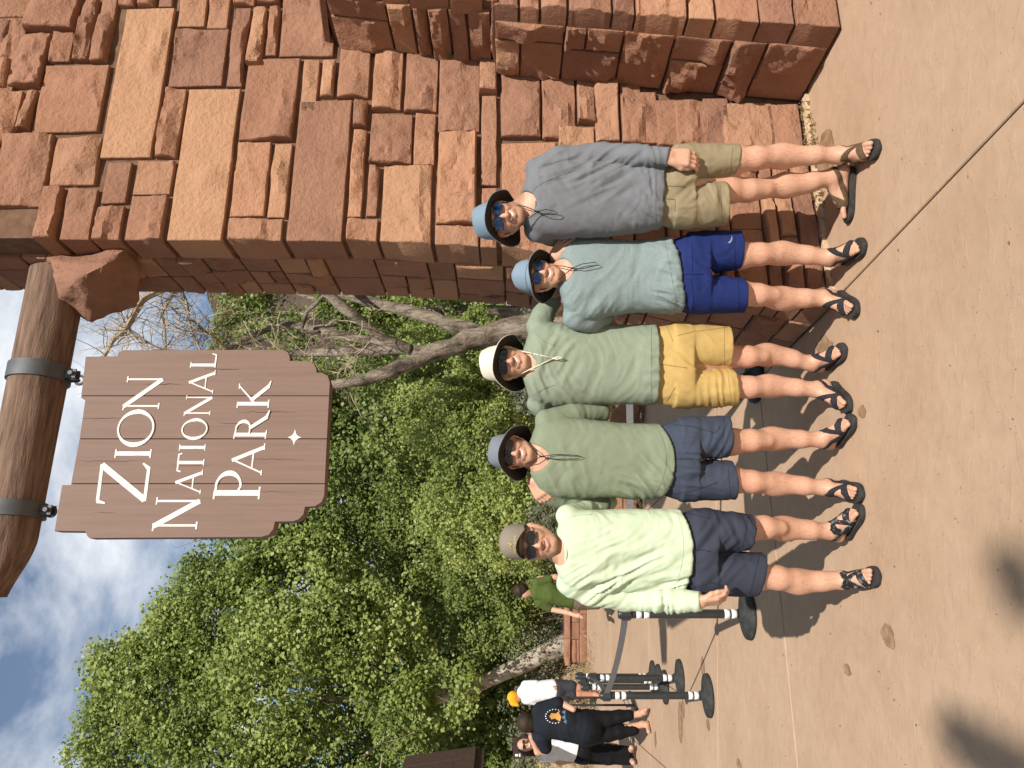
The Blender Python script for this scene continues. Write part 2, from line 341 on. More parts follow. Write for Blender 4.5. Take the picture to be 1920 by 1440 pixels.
# stones read from the photograph: (x of the top edge at the left end, y left, x of the bottom edge at the right end, y right)
Z1 = [(-40, 255, 125, 0), (-30, 390, 55, 265), (40, 385, 225, 150), (110, 140, 365, -60), (215, 270, 330, 145), (320, 270, 435, 0), (395, 275, 515, 0), (-60, 630, 105, 400), (85, 575, 170, 400),
      (140, 580, 480, 285), (435, 690, 765, 40), (520, 30, 600, -60), (605, 35, 690, -60), (690, 35, 765, -60), (770, 120, 915, -60), (900, 128, 1015, -60), (735, 380, 1000, 130), (985, 380, 1095, 40),
      (1075, 290, 1165, 40), (1155, 245, 1225, 35), (1020, 30, 1120, -60), (1125, 28, 1230, -60), (1215, 250, 1480, -60), (680, 690, 815, 390), (1040, 615, 1310, 255), (725, 1062, 1050, 390),
      (1305, 490, 1395, 265), (1395, 425, 1465, 265), (1465, 430, 1620, 175), (1620, 485, 1760, 215), (-40, 905, 245, 595), (215, 810, 450, 605), (440, 890, 580, 710), (580, 850, 765, 705),
      (160, 1020, 280, 820), (265, 1025, 430, 825), (405, 1035, 545, 900), (545, 1035, 735, 855), (1000, 945, 1185, 620), (1165, 950, 1275, 628), (990, 1068, 1235, 955), (1245, 1072, 1535, 440),
      (1540, 562, 1605, 445), (1515, 945, 1600, 572), (1595, 945, 1655, 728), (1605, 718, 1800, 500), (1505, 1080, 1645, 955)]
Z2 = [(275, 370, 390, 155), (305, 545, 380, 375), (385, 435, 525, 190), (520, 310, 580, 205), (525, 610, 580, 315), (380, 735, 515, 440), (195, 818, 370, 545), (375, 815, 520, 740), (525, 812, 580, 615),
      (590, 455, 720, 235), (725, 460, 835, 255), (840, 410, 900, 250), (900, 470, 975, 258), (590, 815, 775, 465), (780, 640, 900, 415), (980, 345, 1050, 275), (985, 475, 1100, 300),
      (1100, 480, 1165, 325), (1165, 510, 1265, 330), (1265, 520, 1335, 320), (1325, 545, 1480, 335), (1480, 560, 1565, 340)]
fr = [(a / 2.3225, b / 2.3225, c / 2.3225, d / 2.3225) for a, b, c, d in Z1] + [(600 + a / 1.7455, b / 1.7455, 600 + c / 1.7455, d / 1.7455) for a, b, c, d in Z2]
done = []
for a, b, c, d in fr:
    s0, t1 = un_front(a, b); s1, t0 = un_front(c, d)
    corner = s0 < bl((t0 + t1) / 2) + 0.07
    if corner: s0 = bl((t0 + t1) / 2) - 0.012
    if t1 < 1.62: s0 = max(s0, 1.0)
    if t0 > 1.5:
        s1 += .006; t0 -= .005; t1 += .005
        if not corner: s0 -= .006
    done.append((s0, t0, s1, t1))
    fn = P_front
    if corner:
        tm = (t0 + t1) / 2
        fn = lambda s, t, o=0, tm=tm: P_front(s + (bl(t) - bl(tm)) * max(0, 1 - (s - bl(tm)) / 0.35), t, o)
    stone(fn, s0, t0, s1, t1, rs, inn=0.22 if corner else 0.07)
# rows behind the men, between the traced blocks and the corner
low = []
for s0, t0, s1, t1 in ashlar(0, 0.99, 0.015, un_front(1046, 420)[1], rs, 0.11, 0.26, 0.22, 0.5):
    low.append((s0, t0, s1, t1))
for s0, t0, s1, t1 in low:
    tm = (t0 + t1) / 2; cn = s0 < 0.01
    x0 = bl(tm) - 0.012 + s0 * (0.99 - bl(tm)) / 0.99; x1 = bl(tm) + s1 * (0.99 - bl(tm)) / 0.99
    fn = (lambda s, t, o=0, tm=tm: P_front(s + (bl(t) - bl(tm)) * max(0, 1 - (s - bl(tm)) / 0.35), t, o)) if cn else P_front
    stone(fn, x0, t0, x1, t1, rs, inn=0.22 if cn else 0.07)
for s0, t0, s1, t1 in ashlar(bl(5), 2.6, 4.72, 5.3, rs): stone(P_front, s0, t0, s1, t1, rs, inn=0.1, cell=0.06)
# shaded left face
THK = 0.90
def thick(t): return THK - 0.10 * min(1, t / 2.2)
for q0, t0, q1, t1 in ashlar(0.0, 1.0, 0.015, 5.2, rs, 0.13, 0.34, 0.28, 0.55):
    tm = (t0 + t1) / 2; f0 = bf(tm) + 0.21; T_ = thick(tm)
    stone(P_left, f0 + q0 * (T_ - f0), t0, f0 + q1 * (T_ - f0), t1, rs, inn=0.12, prot=rs.uniform(0.004, 0.030), rough=0.9)
# buttress: lower and upper block, shaded left faces
ZB = [(590, 225, 655, -60), (655, 235, 725, -60), (735, 245, 860, 62), (740, 58, 860, -60), (862, 262, 1065, -60), (1040, 282, 1097, 110), (1100, 200, 1195, 122), (1080, 310, 1275, 205), (1205, 212, 1398, 92), (1278, 300, 1343, 222), (1350, 310, 1545, 157), (1490, 330, 1640, 120)]
ZBu = [(115, 62, 268, -60), (125, 140, 272, 66), (275, 150, 380, -60), (383, 180, 450, -60), (455, 78, 580, -60), (455, 205, 580, 82), (60, 60, 112, -60)]
for q0, t0, q1, t1 in ashlar(0.0, 0.44, 0.012, 1.80, rs, 0.17, 0.36, 0.20, 0.42):
    stone(P_but, q0, t0, q1, t1, rs, inn=0.1, rough=1.35, prot=rs.uniform(0.015, 0.05))
for q0, t0, q1, t1 in ashlar(0.0, 0.40, 1.82, 2.76, rs, 0.16, 0.30, 0.19, 0.36):
    stone(P_up, q0, t0, q1, t1, rs, inn=0.1, rough=1.35, prot=rs.uniform(0.015, 0.05))
# buttress, sunlit front
for s0, t0, s1, t1 in ashlar(0, 1.0, 0.012, 1.80, rs, 0.16, 0.28, 0.3, 0.6):
    tm = (t0 + t1) / 2; cn = s0 < 0.01
    fn = (lambda s, t, o=0, tm=tm: P_bfr(s + (sb(t) - sb(tm)) * max(0, 1 - (s - sb(tm)) / 0.3), t, o))
    stone(fn if cn else P_bfr, sb(tm) - 0.012 + s0, t0, sb(tm) + s1, t1, rs, inn=0.15 if cn else 0.07)
for s0, t0, s1, t1 in ashlar(0, 0.8, 1.86, 2.78, rs, 0.16, 0.28, 0.3, 0.6):
    stone(lambda s, t, o=0: C0 + EX * s + INW * (bf(t) - 0.48 - o) + Vector((0, 0, t)), su(t0) + s0, t0, su(t0) + s1, t1, rs, inn=0.1)
# mortar core
core = MB(); INS = 0.018
ts = [-0.1, 0.3, 0.7, 1.0, 1.4, 1.7, 2.1, 2.5, 3.5, 4.5, 5.25]
v = []
for t in ts:
    v += [C0 + EX * (bl(t) + INS) + INW * (bf(t) + INS) + Vector((0, 0, t)), C0 + EX * 2.7 + INW * (bf(t) + INS) + Vector((0, 0, t)), C0 + EX * 2.7 + INW * (thick(t)) + Vector((0, 0, t)), C0 + EX * (bl(t) + INS) + INW * (thick(t)) + Vector((0, 0, t))]
f = []
for i in range(len(ts) - 1):
    for k in range(4): f.append((4 * i + k, 4 * i + (k + 1) % 4, 4 * i + 4 + (k + 1) % 4, 4 * i + 4 + k))
f.append(tuple(4 * (len(ts) - 1) + k for k in range(4))); core.add(v, f)
def cblock(sf, out, t0, t1, slope=0):
    v = []
    for t in (t0, t1):
        for a, q in ((0, 0.0), (0, 1), (1, 1), (1, 0.0)):
            v.append(C0 + EX * ((sf(t) + INS) if a == 0 else 2.72) + INW * (bf(t) - (out - INS - slope * t) * q + (0.05 if q == 0 else 0)) + Vector((0, 0, t)))
    core.add(v, [(0, 1, 5, 4), (1, 2, 6, 5), (2, 3, 7, 6), (3, 0, 4, 7), (4, 5, 6, 7)])
cblock(sb, BOUT, -0.1, 1.80, 0.03); cblock(su, 0.48, 1.79, 2.78)
core.build('mortar_core', M_MORTAR, pillar)
# sloping cap stones of the buttress steps
for k in range(3):
    stone(lambda s, t, o=0: C0 + EX * s + INW * (bf(2.8) - t) + Vector((0, 0, 2.77 + 0.14 * (0.5 - t) + o)), su(2.78) + k * 0.35, 0.0, su(2.78) + (k + 1) * 0.35, 0.49, rs, inn=0.03)
    stone(lambda s, t, o=0: C0 + EX * s + INW * (bf(1.8) - t) + Vector((0, 0, 1.795 + o * 0.5)), sb(1.8) + k * 0.35, 0.0, sb(1.8) + (k + 1) * 0.35, 0.57, rs, inn=0.03)
# weeds and mortar edge along the foot of the pillar
M_FOOT = mat('footing_concrete', [(0.42, 0.28, 0.17), (0.62, 0.48, 0.33)], 0.95, 20, bump=0.5)
ft = MB()
for a, b in ((0.0, 1.3),):
    n = 26
    for i in range(n):
        s_ = a + (b - a) * (i + 0.5) / n; wv = 0.02 + 0.03 * random.random()
        ft.box(C0 + EX * s_ - INW * (0.04 + wv / 2) + Vector((0, 0, 0.010)), ((b - a) / n * 0.98, wv, 0.02 + 0.012 * random.random()), Matrix.Rotation(math.atan2(EX.y, EX.x), 3, 'Z'))
ft.build('footing', M_FOOT, pillar)
# corbel stone under the log
def rock(name, c, size, seed, mat_, parent=None, M=None, sub=4, amp=0.35, facet=7):
    rg = np.random.default_rng(seed); bm = bmesh.new(); bmesh.ops.create_icosphere(bm, subdivisions=sub, radius=1.0)
    V = np.array([v.co[:] for v in bm.verts]); N_ = V / np.linalg.norm(V, axis=1, keepdims=True)
    r = np.full(len(V), 9.0)
    for _ in range(facet + 8):
        d = rg.normal(size=3); d /= np.linalg.norm(d); k = rg.uniform(0.62, 0.92); dp = N_ @ d
        r = np.minimum(r, np.where(dp > 0.05, k / np.maximum(dp, 0.05), 9))
    r = np.minimum(r, 1.15) * (1 + amp * 0.35 * (fbm(N_ * 2.2 + rg.random(3) * 20, 4) - 0.5))
    V = N_ * r[:, None] * np.array(size); 
    if M is not None: V = V @ np.array(M).T
    V = V + np.array(c); fcs = [[q.index for q in f_.verts] for f_ in bm.faces]; bm.free()
    o = mesh_obj(name, V, fcs, mat_, parent, smooth=True); autosmooth(o, 40); return o
bm = bmesh.new()
for q in ((98, 488, 4.46), (240, 462, 4.45), (108, 562, 4.52), (172, 606, 4.66), (262, 580, 4.74), (110, 570, 5.0), (240, 560, 5.0), (192, 499, 4.30), (150, 520, 4.33), (258, 500, 4.52), (100, 470, 4.9), (250, 470, 4.9)): bm.verts.new(W(*q))
hl_ = bmesh.ops.convex_hull(bm, input=bm.verts); bmesh.ops.delete(bm, geom=[v for v in bm.verts if not v.link_faces], context='VERTS')
bmesh.ops.triangulate(bm, faces=bm.faces); 
for _ in range(3): bmesh.ops.subdivide_edges(bm, edges=bm.edges, cuts=1, use_grid_fill=True); bmesh.ops.triangulate(bm, faces=bm.faces)
bm.normal_update(); Vc = np.array([v.co[:] for v in bm.verts]); Nc = np.array([v.normal[:] for v in bm.verts])
Vc = Vc + Nc * ((fbm(Vc * 9, 4) - .5) * .06 + (np.floor(fbm(Vc * 7 + 5, 3) * 7) / 7 - .5) * .05)[:, None]
co = mesh_obj('corbel_stone', Vc, [[q.index for q in f_.verts] for f_ in bm.faces], M_STONE, pillar); autosmooth(co, 55); bm.free()

# ================================================================ LOG and hanging SIGN
M_LOG = mat('weathered_log', [(0.085, 0.05, 0.034), (0.17, 0.105, 0.073), (0.25, 0.165, 0.12)], 0.85, 3.0, 8, bump=0.45, bscale=9, bdist=0.02, stretch=(1.2, 11, 11), lo=0.32, hi=0.68)
M_STEEL = mat('galvanised_steel', [(0.075, 0.08, 0.084), (0.13, 0.135, 0.14)], 0.6, 6, metal=0.35)
M_IRON = mat('dark_iron', [(0.05, 0.05, 0.055), (0.11, 0.11, 0.12)], 0.55, 20, metal=0.5)
LA = Vector((0.69, 4.735, 4.49)); LD = -EX.copy()
log = thing('log_beam', 'round weathered brown log beam jutting out of the stone pillar, sign hanging below', 'log', LA); log['kind'] = 'thing'
# log mesh in its own axes: local x along the log
nL, nA = 60, 28; kk = np.linspace(-0.5, 1.93, nL); VV = []; 
LU = Vector((0, 0, 1)); LS = LD.cross(LU).normalized()
for i, k in enumerate(kk):
    for j in range(nA):
        a = 2 * math.pi * j / nA
        rr = 0.158 - 0.006 * k + 0.010 * (fbm(np.array([[k * 0.8, math.cos(a) * 1.4 + 5, math.sin(a) * 1.4]]), 3)[0] - 0.5) * 2
        if k > 1.62: # hewn tip, cut back underneath
            x = (k - 1.62) / 0.31; rr *= 1 - (0.18 + 0.62 * max(0, -math.sin(a) * 0.9 + 0.1 + 0.25 * math.cos(a))) * x ** 1.5
        VV.append((k, rr * math.cos(a), rr * math.sin(a)))
ff = [(i * nA + j, i * nA + (j + 1) % nA, (i + 1) * nA + (j + 1) % nA, (i + 1) * nA + j) for i in range(nL - 1) for j in range(nA)] + [tuple((nL - 1) * nA + j for j in range(nA))]
Lrot = Matrix((LD, LS, LU)).transposed()
lm = bpy.data.meshes.new('trunk'); lm.from_pydata(VV, [], ff); lm.shade_smooth(); lm.materials.append(M_LOG)
lo = bpy.data.objects.new('trunk', lm); COL.objects.link(lo); lo.parent = log; lo.matrix_local = Lrot.to_4x4()
def PS(a, z, o=0): # sign plane: a metres along the log from its root, o towards the viewer
    p = LA + LD * a; return Vector((p.x, p.y, z)) - INW * o
def un_sign(px, py):
    r = ray(px, py); d = LA.dot(INW) / r.dot(INW); p = r * d; return ((p - LA).dot(LD), H + d * r.z)
def us(zx, zy): return un_sign(zx / 2.3225, 500 + zy / 2.3225)
def strap(k0, k1):
    mb = MB(); r = 0.163; n = 26; v = []
    for k in (k0, k1):
        for rr in (r - 0.012, r + 0.006):
            for j in range(n):
                a = 2 * math.pi * j / n; p = LA + LD * k + (LS * math.cos(a) + LU * math.sin(a)) * rr; v.append(p)
    f = []
    for j in range(n):
        q = (j + 1) % n; f += [(n + j, n + q, 3 * n + q, 3 * n + j), (j, n + j, n + q, q), (2 * n + j, 2 * n + q, 3 * n + q, 3 * n + j)]
    mb.add(v, f); return mb
for zy0, zy1 in ((437, 503), (1028, 1095)):
    k0 = us(200, zy0)[0]; k1 = us(200, zy1)[0]; mb = strap(k0, k1); km = (k0 + k1) / 2
    st_ = mb.build('clamp_band', M_STEEL, log, smooth=True); autosmooth(st_, 40)
    zb = LA.z - 0.163
    b2 = MB(); b2.box(PS(km, zb - 0.028, 0.02), (0.055, 0.012, 0.07), Matrix.Rotation(math.atan2(EX.y, EX.x), 3, 'Z')); b2.box(PS(km, zb - 0.028, -0.02), (0.055, 0.012, 0.07), Matrix.Rotation(math.atan2(EX.y, EX.x), 3, 'Z'))
    br = b2.build('bracket', M_STEEL, log)
    MB().tube([PS(km, zb - 0.04, 0.045), PS(km, zb - 0.04, -0.04)], 0.014, 6).build('bolt', M_STEEL, br)
sgn = thing('hanging_sign', 'brown plank park sign with stepped corners and white lettering, hanging from the log', 'sign', PS(1.07, 2.8))
OUT = [(253, 1155), (285, 956), (323, 955), (360, 758), (385, 584), (366, 578), (386, 400), (524, 398), (527, 382), (545, 372), (1240, 370), (1262, 380), (1270, 400), (1271, 418), (1352, 420), (1376, 433), (1385, 455), (1386, 470), (1412, 472), (1434, 485), (1443, 512),
       (1441, 560), (1431, 756), (1422, 950), (1420, 1000), (1408, 1028), (1380, 1046), (1337, 1049), (1330, 1082), (1310, 1104), (1285, 1113), (1207, 1115), (1200, 1148), (1180, 1172), (1150, 1181), (405, 1186), (393, 1176), (386, 1157)]
OUT = [us(x, y) for x, y in OUT]
M_PLANK = mat('brown_painted_wood', [(0.172, 0.108, 0.084), (0.200, 0.127, 0.099), (0.215, 0.138, 0.108)], 0.62, 2.0, 8, bump=0.35, bscale=5, bdist=0.008, stretch=(22, 22, 1.0), lo=0.25, hi=0.7, spec=0.3)
M_WHITE = mat('white_sign_paint', [(0.58, 0.57, 0.52), (0.74, 0.73, 0.69), (0.76, 0.75, 0.71)], 0.7, 18)
cuts = [-9] + [us(700, y)[0] for y in (570, 756, 950)] + [99]
TH = 0.036
for i in range(4):
    p = [(a, z) for a, z in OUT]
    if i > 0: p = clip(p, (cuts[i], 0), (1, 0), 0.0014)
    if i < 3: p = clip(p, (cuts[i + 1], 0), (-1, 0), 0.0014)
    mb = MB(); n = len(p); cxa = sum(q[0] for q in p) / n; cza = sum(q[1] for q in p) / n
    def shr(q, e): return (q[0] + (cxa - q[0]) / max(0.05, abs(cxa - q[0])) * e * min(1, abs(cxa - q[0]) / 0.05), q[1] + (cza - q[1]) / max(0.05, abs(cza - q[1])) * e * min(1, abs(cza - q[1]) / 0.05))
    v = [PS(a, z, -TH) for a, z in p] + [PS(a, z, TH - 0.004) for a, z in p] + [PS(*shr(q, 0.002), TH + 0.0005 * i) for q in p]
    f = [tuple(range(n - 1, -1, -1)), tuple(range(2 * n, 3 * n))] + [(k, (k + 1) % n, n + (k + 1) % n, n + k) for k in range(n)] + [(n + k, n + (k + 1) % n, 2 * n + (k + 1) % n, 2 * n + k) for k in range(n)]
    mb.add(v, f); mb.build('plank', M_PLANK, sgn)
# chain links
for zx, zy in ((330, 495), (205, 1068)):
    a0, z0 = us(zx, zy)
    hp = []
    for c_, r_ in (((a0, z0 + 0.02), 0.022), ((a0, z0 - 0.024), 0.026)):
        mb = MB(); pts = []
        vert = c_[1] > z0
        for j in range(15):
            a = 2 * math.pi * j / 14; pts.append(PS(c_[0] + (0 if vert else r_ * math.cos(a)), c_[1] + (0.040 if vert else 0.026) * math.sin(a), r_ * math.cos(a) if vert else 0.0))
        mb.tube(pts, 0.0075, 6, cap=False); mb.build('chain_link', M_IRON, sgn, smooth=True)
# weathering cracks in the boards
M_CRACK = mat('crack', [(0.05, 0.03, 0.022), (0.08, 0.048, 0.035)], .9, 20); rk = np.random.default_rng(8)
for x0, x1, y in ((365, 560, 668), (345, 640, 852), (960, 1140, 690), (1040, 1300, 640), (760, 930, 872), (1080, 1330, 845), (420, 520, 1075), (1000, 1290, 985), (640, 800, 520), (900, 1050, 455)):
    up_, dn_ = [], []
    for t_ in np.linspace(0, 1, 12):
        wv = .0013 * math.sin(math.pi * t_) + .0001; a_, z_ = us(x0 + (x1 - x0) * t_, y + 5 * (rk.random() - .5)); up_.append((a_ + wv, z_)); dn_.append((a_ - wv, z_))
    MB().prism(up_ + dn_[::-1], PS, TH - .001, TH + .0022).build('crack', M_CRACK, sgn)
# lettering
def stroke(a, b, wa, wb=None):
    wb = wa if wb is None else wb; d = (b[0] - a[0], b[1] - a[1]); l = math.hypot(*d); n = (-d[1] / l, d[0] / l)
    return [(a[0] + n[0] * wa / 2, a[1] + n[1] * wa / 2), (a[0] - n[0] * wa / 2, a[1] - n[1] * wa / 2), (b[0] - n[0] * wb / 2, b[1] - n[1] * wb / 2), (b[0] + n[0] * wb / 2, b[1] + n[1] * wb / 2)]
def arc(c, rx, ry, a0, a1, thick, thin, n=12):
    out = []
    for i in range(n):
        q0 = R_(a0 + (a1 - a0) * i / n); q1 = R_(a0 + (a1 - a0) * (i + 1) / n); p = []
        for q, sg in ((q0, 1), (q1, 1), (q1, -1), (q0, -1)):
            w = (thin + (thick - thin) * abs(math.cos(q)) ** 1.3) / 2 * sg
            p.append((c[0] + (rx + w) * math.cos(q), c[1] + (ry + (thin / 2 * sg if abs(math.cos(q)) < 2 else 0)) * math.sin(q)))
        out.append(p)
    return out
def serif(x, y, w, h=0.035): return [(x - w / 2, y - h / 2), (x + w / 2, y - h / 2), (x + w / 2, y + h / 2), (x - w / 2, y + h / 2)]
def glyph(ch, A):   # A = width / height; coordinates in units of the letter height
    T, t = 0.118, 0.048; w = A; S = 0.17
    if ch == 'I': return [stroke((w / 2, 0), (w / 2, 1), T), serif(w / 2, 0.015, S + .08), serif(w / 2, 0.985, S + .08)]
    if ch == 'N': return [stroke((0.09, 0), (0.09, 1), t), stroke((0.07, 0.99), (w - 0.09, 0.01), T), stroke((w - 0.09, 0), (w - 0.09, 1), t), serif(0.09, 0.015, S), serif(0.05, 0.985, S), serif(w - 0.09, 0.985, S)]
    if ch == 'O': return arc((w / 2, 0.5), w / 2 - T / 2, 0.5 - t / 2, 0, 360, T * 1.05, t, 28)
    if ch == 'A': return [stroke((0.06, 0), (w * 0.5, 1), t), stroke((w * 0.47, 1), (w - 0.09, 0), T), stroke((w * 0.22, 0.34), (w * 0.74, 0.34), t), serif(0.07, 0.015, S), serif(w - 0.08, 0.015, S + .05)]
    if ch == 'T': return [stroke((w / 2, 0), (w / 2, 1), T), stroke((0.0, 0.965), (w, 0.965), t * 1.2), stroke((0.02, 0.98), (-0.02, 0.84), t), stroke((w - 0.02, 0.98), (w + 0.02, 0.84), t), serif(w / 2, 0.015, S + .08)]
    if ch == 'L': return [stroke((0.14, 0), (0.14, 1), T), serif(0.14, 0.985, S + .08), stroke((0.05, 0.03), (w, 0.03), t * 1.2), stroke((w - 0.02, 0.02), (w + 0.03, 0.2), t * 1.3, t * .7), serif(0.09, 0.015, 0.14)]
    bowl = [stroke((0.13, 0), (0.13, 1), T), serif(0.13, 0.015, S + .1), serif(0.08, 0.985, S)]
    if ch == 'P': return bowl + [stroke((0.1, 0.965), (w * 0.45, 0.965), t)] + arc((w * 0.42, 0.70), w * 0.45, 0.265, -100, 90, T, t, 14) + [stroke((w * 0.38, 0.44), (w * 0.30, 0.47), t)]
    if ch == 'R': return bowl + [stroke((0.1, 0.965), (w * 0.36, 0.965), t)] + arc((w * 0.34, 0.745), w * 0.27, 0.22, -95, 90, T, t, 14) + [stroke((w * 0.34, 0.53), (0.15, 0.53), t), stroke((w * 0.36, 0.55), (w * 0.76, 0.05), T * 0.9, T), stroke((w * 0.74, 0.07), (w * 1.0, 0.0), T * .8, t * .6)]
    if ch == 'K': return bowl + [stroke((0.16, 0.45), (w * 0.80, 0.98), t), serif(w * 0.80, 0.985, S), stroke((w * 0.26, 0.58), (w * 0.80, 0.05), T), stroke((w * 0.78, 0.07), (w * 1.0, 0.0), T * .8, t * .6)]
    if ch == 'Z': return [stroke((0.02, 0.95), (w * 0.98, 0.965), t * 1.3), stroke((0.02, 0.96), (-0.02, 0.80), t * 1.6, t * .6), stroke((w * 0.96, 0.97), (0.04, 0.03), T), stroke((0.02, 0.035), (w * 0.9, 0.035), t * 1.3), stroke((w * 0.86, 0.03), (w * 1.0, 0.16), t * 1.7, t * .6)]
# letter, baseline-left, baseline-right, top-left in zoomed photograph coordinates
LET = [('Z', (650, 1030), (672, 862), (428, 1030)), ('I', (668, 842), (674, 798), (512, 842)), ('O', (676, 792), (696, 630), (514, 792)), ('N', (704, 628), (724, 486), (548, 628)),
       ('N', (868, 1148), (886, 1008), (676, 1148)), ('A', (884, 994), (896, 892), (770, 994)), ('T', (897, 896), (904, 822), (780, 896)), ('I', (903, 815), (908, 772), (790, 815)), ('O', (910, 762), (922, 668), (796, 762)), ('N', (925, 655), (937, 568), (812, 655)), ('A', (938, 560), (950, 462), (828, 560)), ('L', (948, 452), (957, 392), (838, 452)),
       ('P', (1138, 1016), (1152, 888), (938, 1016)), ('A', (1148, 912), (1164, 780), (1012, 912)), ('R', (1166, 756), (1184, 634), (1026, 756)), ('K', (1178, 622), (1190, 506), (1040, 622))]
TF = TH + 0.003
for ch, bl_, br_, tl_ in LET:
    p0, p1, p2 = us(*bl_), us(*br_), us(*tl_); w = math.dist(p0, p1); h = math.dist(p0, p2); mb = MB()
    exv = ((p1[0] - p0[0]) / w, (p1[1] - p0[1]) / w); eyv = ((p2[0] - p0[0]) / h, (p2[1] - p0[1]) / h)
    for j, poly in enumerate(glyph(ch, w / h)):
        q = [(p0[0] + h * (x * exv[0] + y * eyv[0]), p0[1] + h * (x * exv[1] + y * eyv[1])) for x, y in poly]
        mb.prism(q, PS, TH - 0.002, TF + 0.00025 * j)
    mb.build('letter', M_WHITE, sgn)
c_ = us(1290, 750); mb = MB(); pts = []
for j in range(32):
    a = 2 * math.pi * j / 32; k = abs(math.cos(a)) ** 0.6 + abs(math.sin(a)) ** 0.6
    r = 0.046 / (k ** (1 / 0.6)) 
    pts.append((c_[0] + r * math.cos(a) * 1.05, c_[1] + r * math.sin(a) * 0.85))
mb.prism(pts, PS, TH - 0.002, TF); mb.build('star_emblem', M_WHITE, sgn)
# ================================================================ VEGETATION and far background
def leaf_mat(name, cs):
    m, nt, N, L, B = new_mat(name); N.remove(B); out = N['Material Output']
    at = N.new('ShaderNodeAttribute'); at.attribute_name = 'tint'; rp = N.new('ShaderNodeValToRGB'); E = rp.color_ramp.elements
    while len(E) < len(cs): E.new(.5)
    for i, c in enumerate(cs): E[i].position = i / (len(cs) - 1); E[i].color = (*c, 1)
    L.new(at.outputs['Fac'], rp.inputs['Fac'])
    d = N.new('ShaderNodeBsdfPrincipled'); d.inputs['Roughness'].default_value = .45; d.inputs['Specular IOR Level'].default_value = .35; tr = N.new('ShaderNodeBsdfTranslucent'); mx = N.new('ShaderNodeMixShader'); mx.inputs[0].default_value = .38
    L.new(rp.outputs['Color'], d.inputs['Base Color']); L.new(rp.outputs['Color'], tr.inputs['Color']); L.new(d.outputs[0], mx.inputs[1]); L.new(tr.outputs[0], mx.inputs[2]); L.new(mx.outputs[0], out.inputs['Surface'])
    return m
M_LEAF = leaf_mat('cottonwood_leaf', [(0.104, 0.144, 0.038), (0.207, 0.270, 0.065), (0.317, 0.380, 0.101), (0.464, 0.494, 0.176)])
M_LEAFD = leaf_mat('dark_leaf', [(0.085, 0.121, 0.035), (0.159, 0.213, 0.051), (0.244, 0.299, 0.078), (0.366, 0.402, 0.128)])
M_LEAFY = leaf_mat('willow_leaf', [(0.134, 0.178, 0.046), (0.256, 0.316, 0.078), (0.378, 0.425, 0.119), (0.512, 0.517, 0.203)])
M_LEAFS = leaf_mat('sage_leaf', [(0.105, 0.120, 0.070), (0.177, 0.185, 0.118), (0.242, 0.241, 0.157)])
M_DRY = leaf_mat('dry_grass', [(0.24, 0.16, 0.07), (0.36, 0.27, 0.12), (0.50, 0.40, 0.20)])
M_BARKP = mat('pale_bark', [(0.16, 0.12, 0.085), (0.38, 0.32, 0.25), (0.50, 0.44, 0.36)], .9, 5, 8, bump=.8, bscale=16, bdist=.03, lo=.36, hi=.62)
M_BARKR = mat('rough_bark', [(0.095, 0.071, 0.053), (0.305, 0.247, 0.187), (0.456, 0.380, 0.298)], .92, 9, 8, bump=1.0, bscale=30, bdist=.09, stretch=(1, 1, .22), lo=.36, hi=.66, dist=.4)
M_TWIG = mat('pale_twig', [(0.30, 0.23, 0.15), (0.46, 0.38, 0.27)], .9, 9)
M_TWIGD = mat('brown_twig', [(0.16, 0.11, 0.07), (0.28, 0.21, 0.14)], .9, 9)
def leaves(blobs, n, size, seed, spread=.22, per=11, shell=.45, gap=.42, gscale=.9, aspect=1.15, droop=.5):
    """blobs: (centre, radii); returns quads spread in clumps through the blobs' volume"""
    rg = np.random.default_rng(seed); vol = np.array([b[1][0] * b[1][2] + .1 for b in blobs]); pr = vol / vol.sum(); nc = n // per
    C = np.zeros((0, 3)); hsh = np.zeros(0)
    while len(C) < nc:
        k = rg.choice(len(blobs), nc, p=pr); d = rg.normal(size=(nc, 3)); d /= np.linalg.norm(d, axis=1, keepdims=True); r = shell + (1 - shell) * rg.random(nc) ** .6
        r *= 0.82 + 0.36 * vnoise(d * 2.3 + k[:, None] * 3.1)
        p = np.array([blobs[i][0] for i in k]) + d * r[:, None] * np.array([blobs[i][1] for i in k])
        ok = fbm(p * gscale + seed, 3) > gap; p = p[ok]; C = np.vstack([C, p]); hsh = np.concatenate([hsh, np.clip(vnoise(p * .7 + 40), 0, 1)])
    C = C[:nc]; hsh = hsh[:nc]; N_ = nc * per
    P = np.repeat(C, per, 0) + rg.normal(size=(N_, 3)) * spread * np.array((1, 1, .8)) * .55
    nrm = rg.normal(size=(N_, 3)) * .72 + np.array((.20, -.60, .60)); nrm /= np.linalg.norm(nrm, axis=1, keepdims=True)
    a = np.cross(nrm, rg.normal(size=(N_, 3))); a /= np.linalg.norm(a, axis=1, keepdims=True); b = np.cross(nrm, a)
    s = size * (rg.uniform(.45, 1.0, N_) ** 1.0 * 1.25)[:, None]
    V = np.stack([P - b * s * .5 * aspect, P + a * s * .5 + nrm * s * .12, P + b * s * .55 * aspect - nrm * s * .1, P - a * s * .5 + nrm * s * .12], 1).reshape(-1, 3)
    Q = np.arange(4 * N_).reshape(-1, 4); tint = np.clip(np.repeat(hsh, per) * .65 + rg.random(N_) * .5 - .08, 0, 1)
    return V, Q, tint
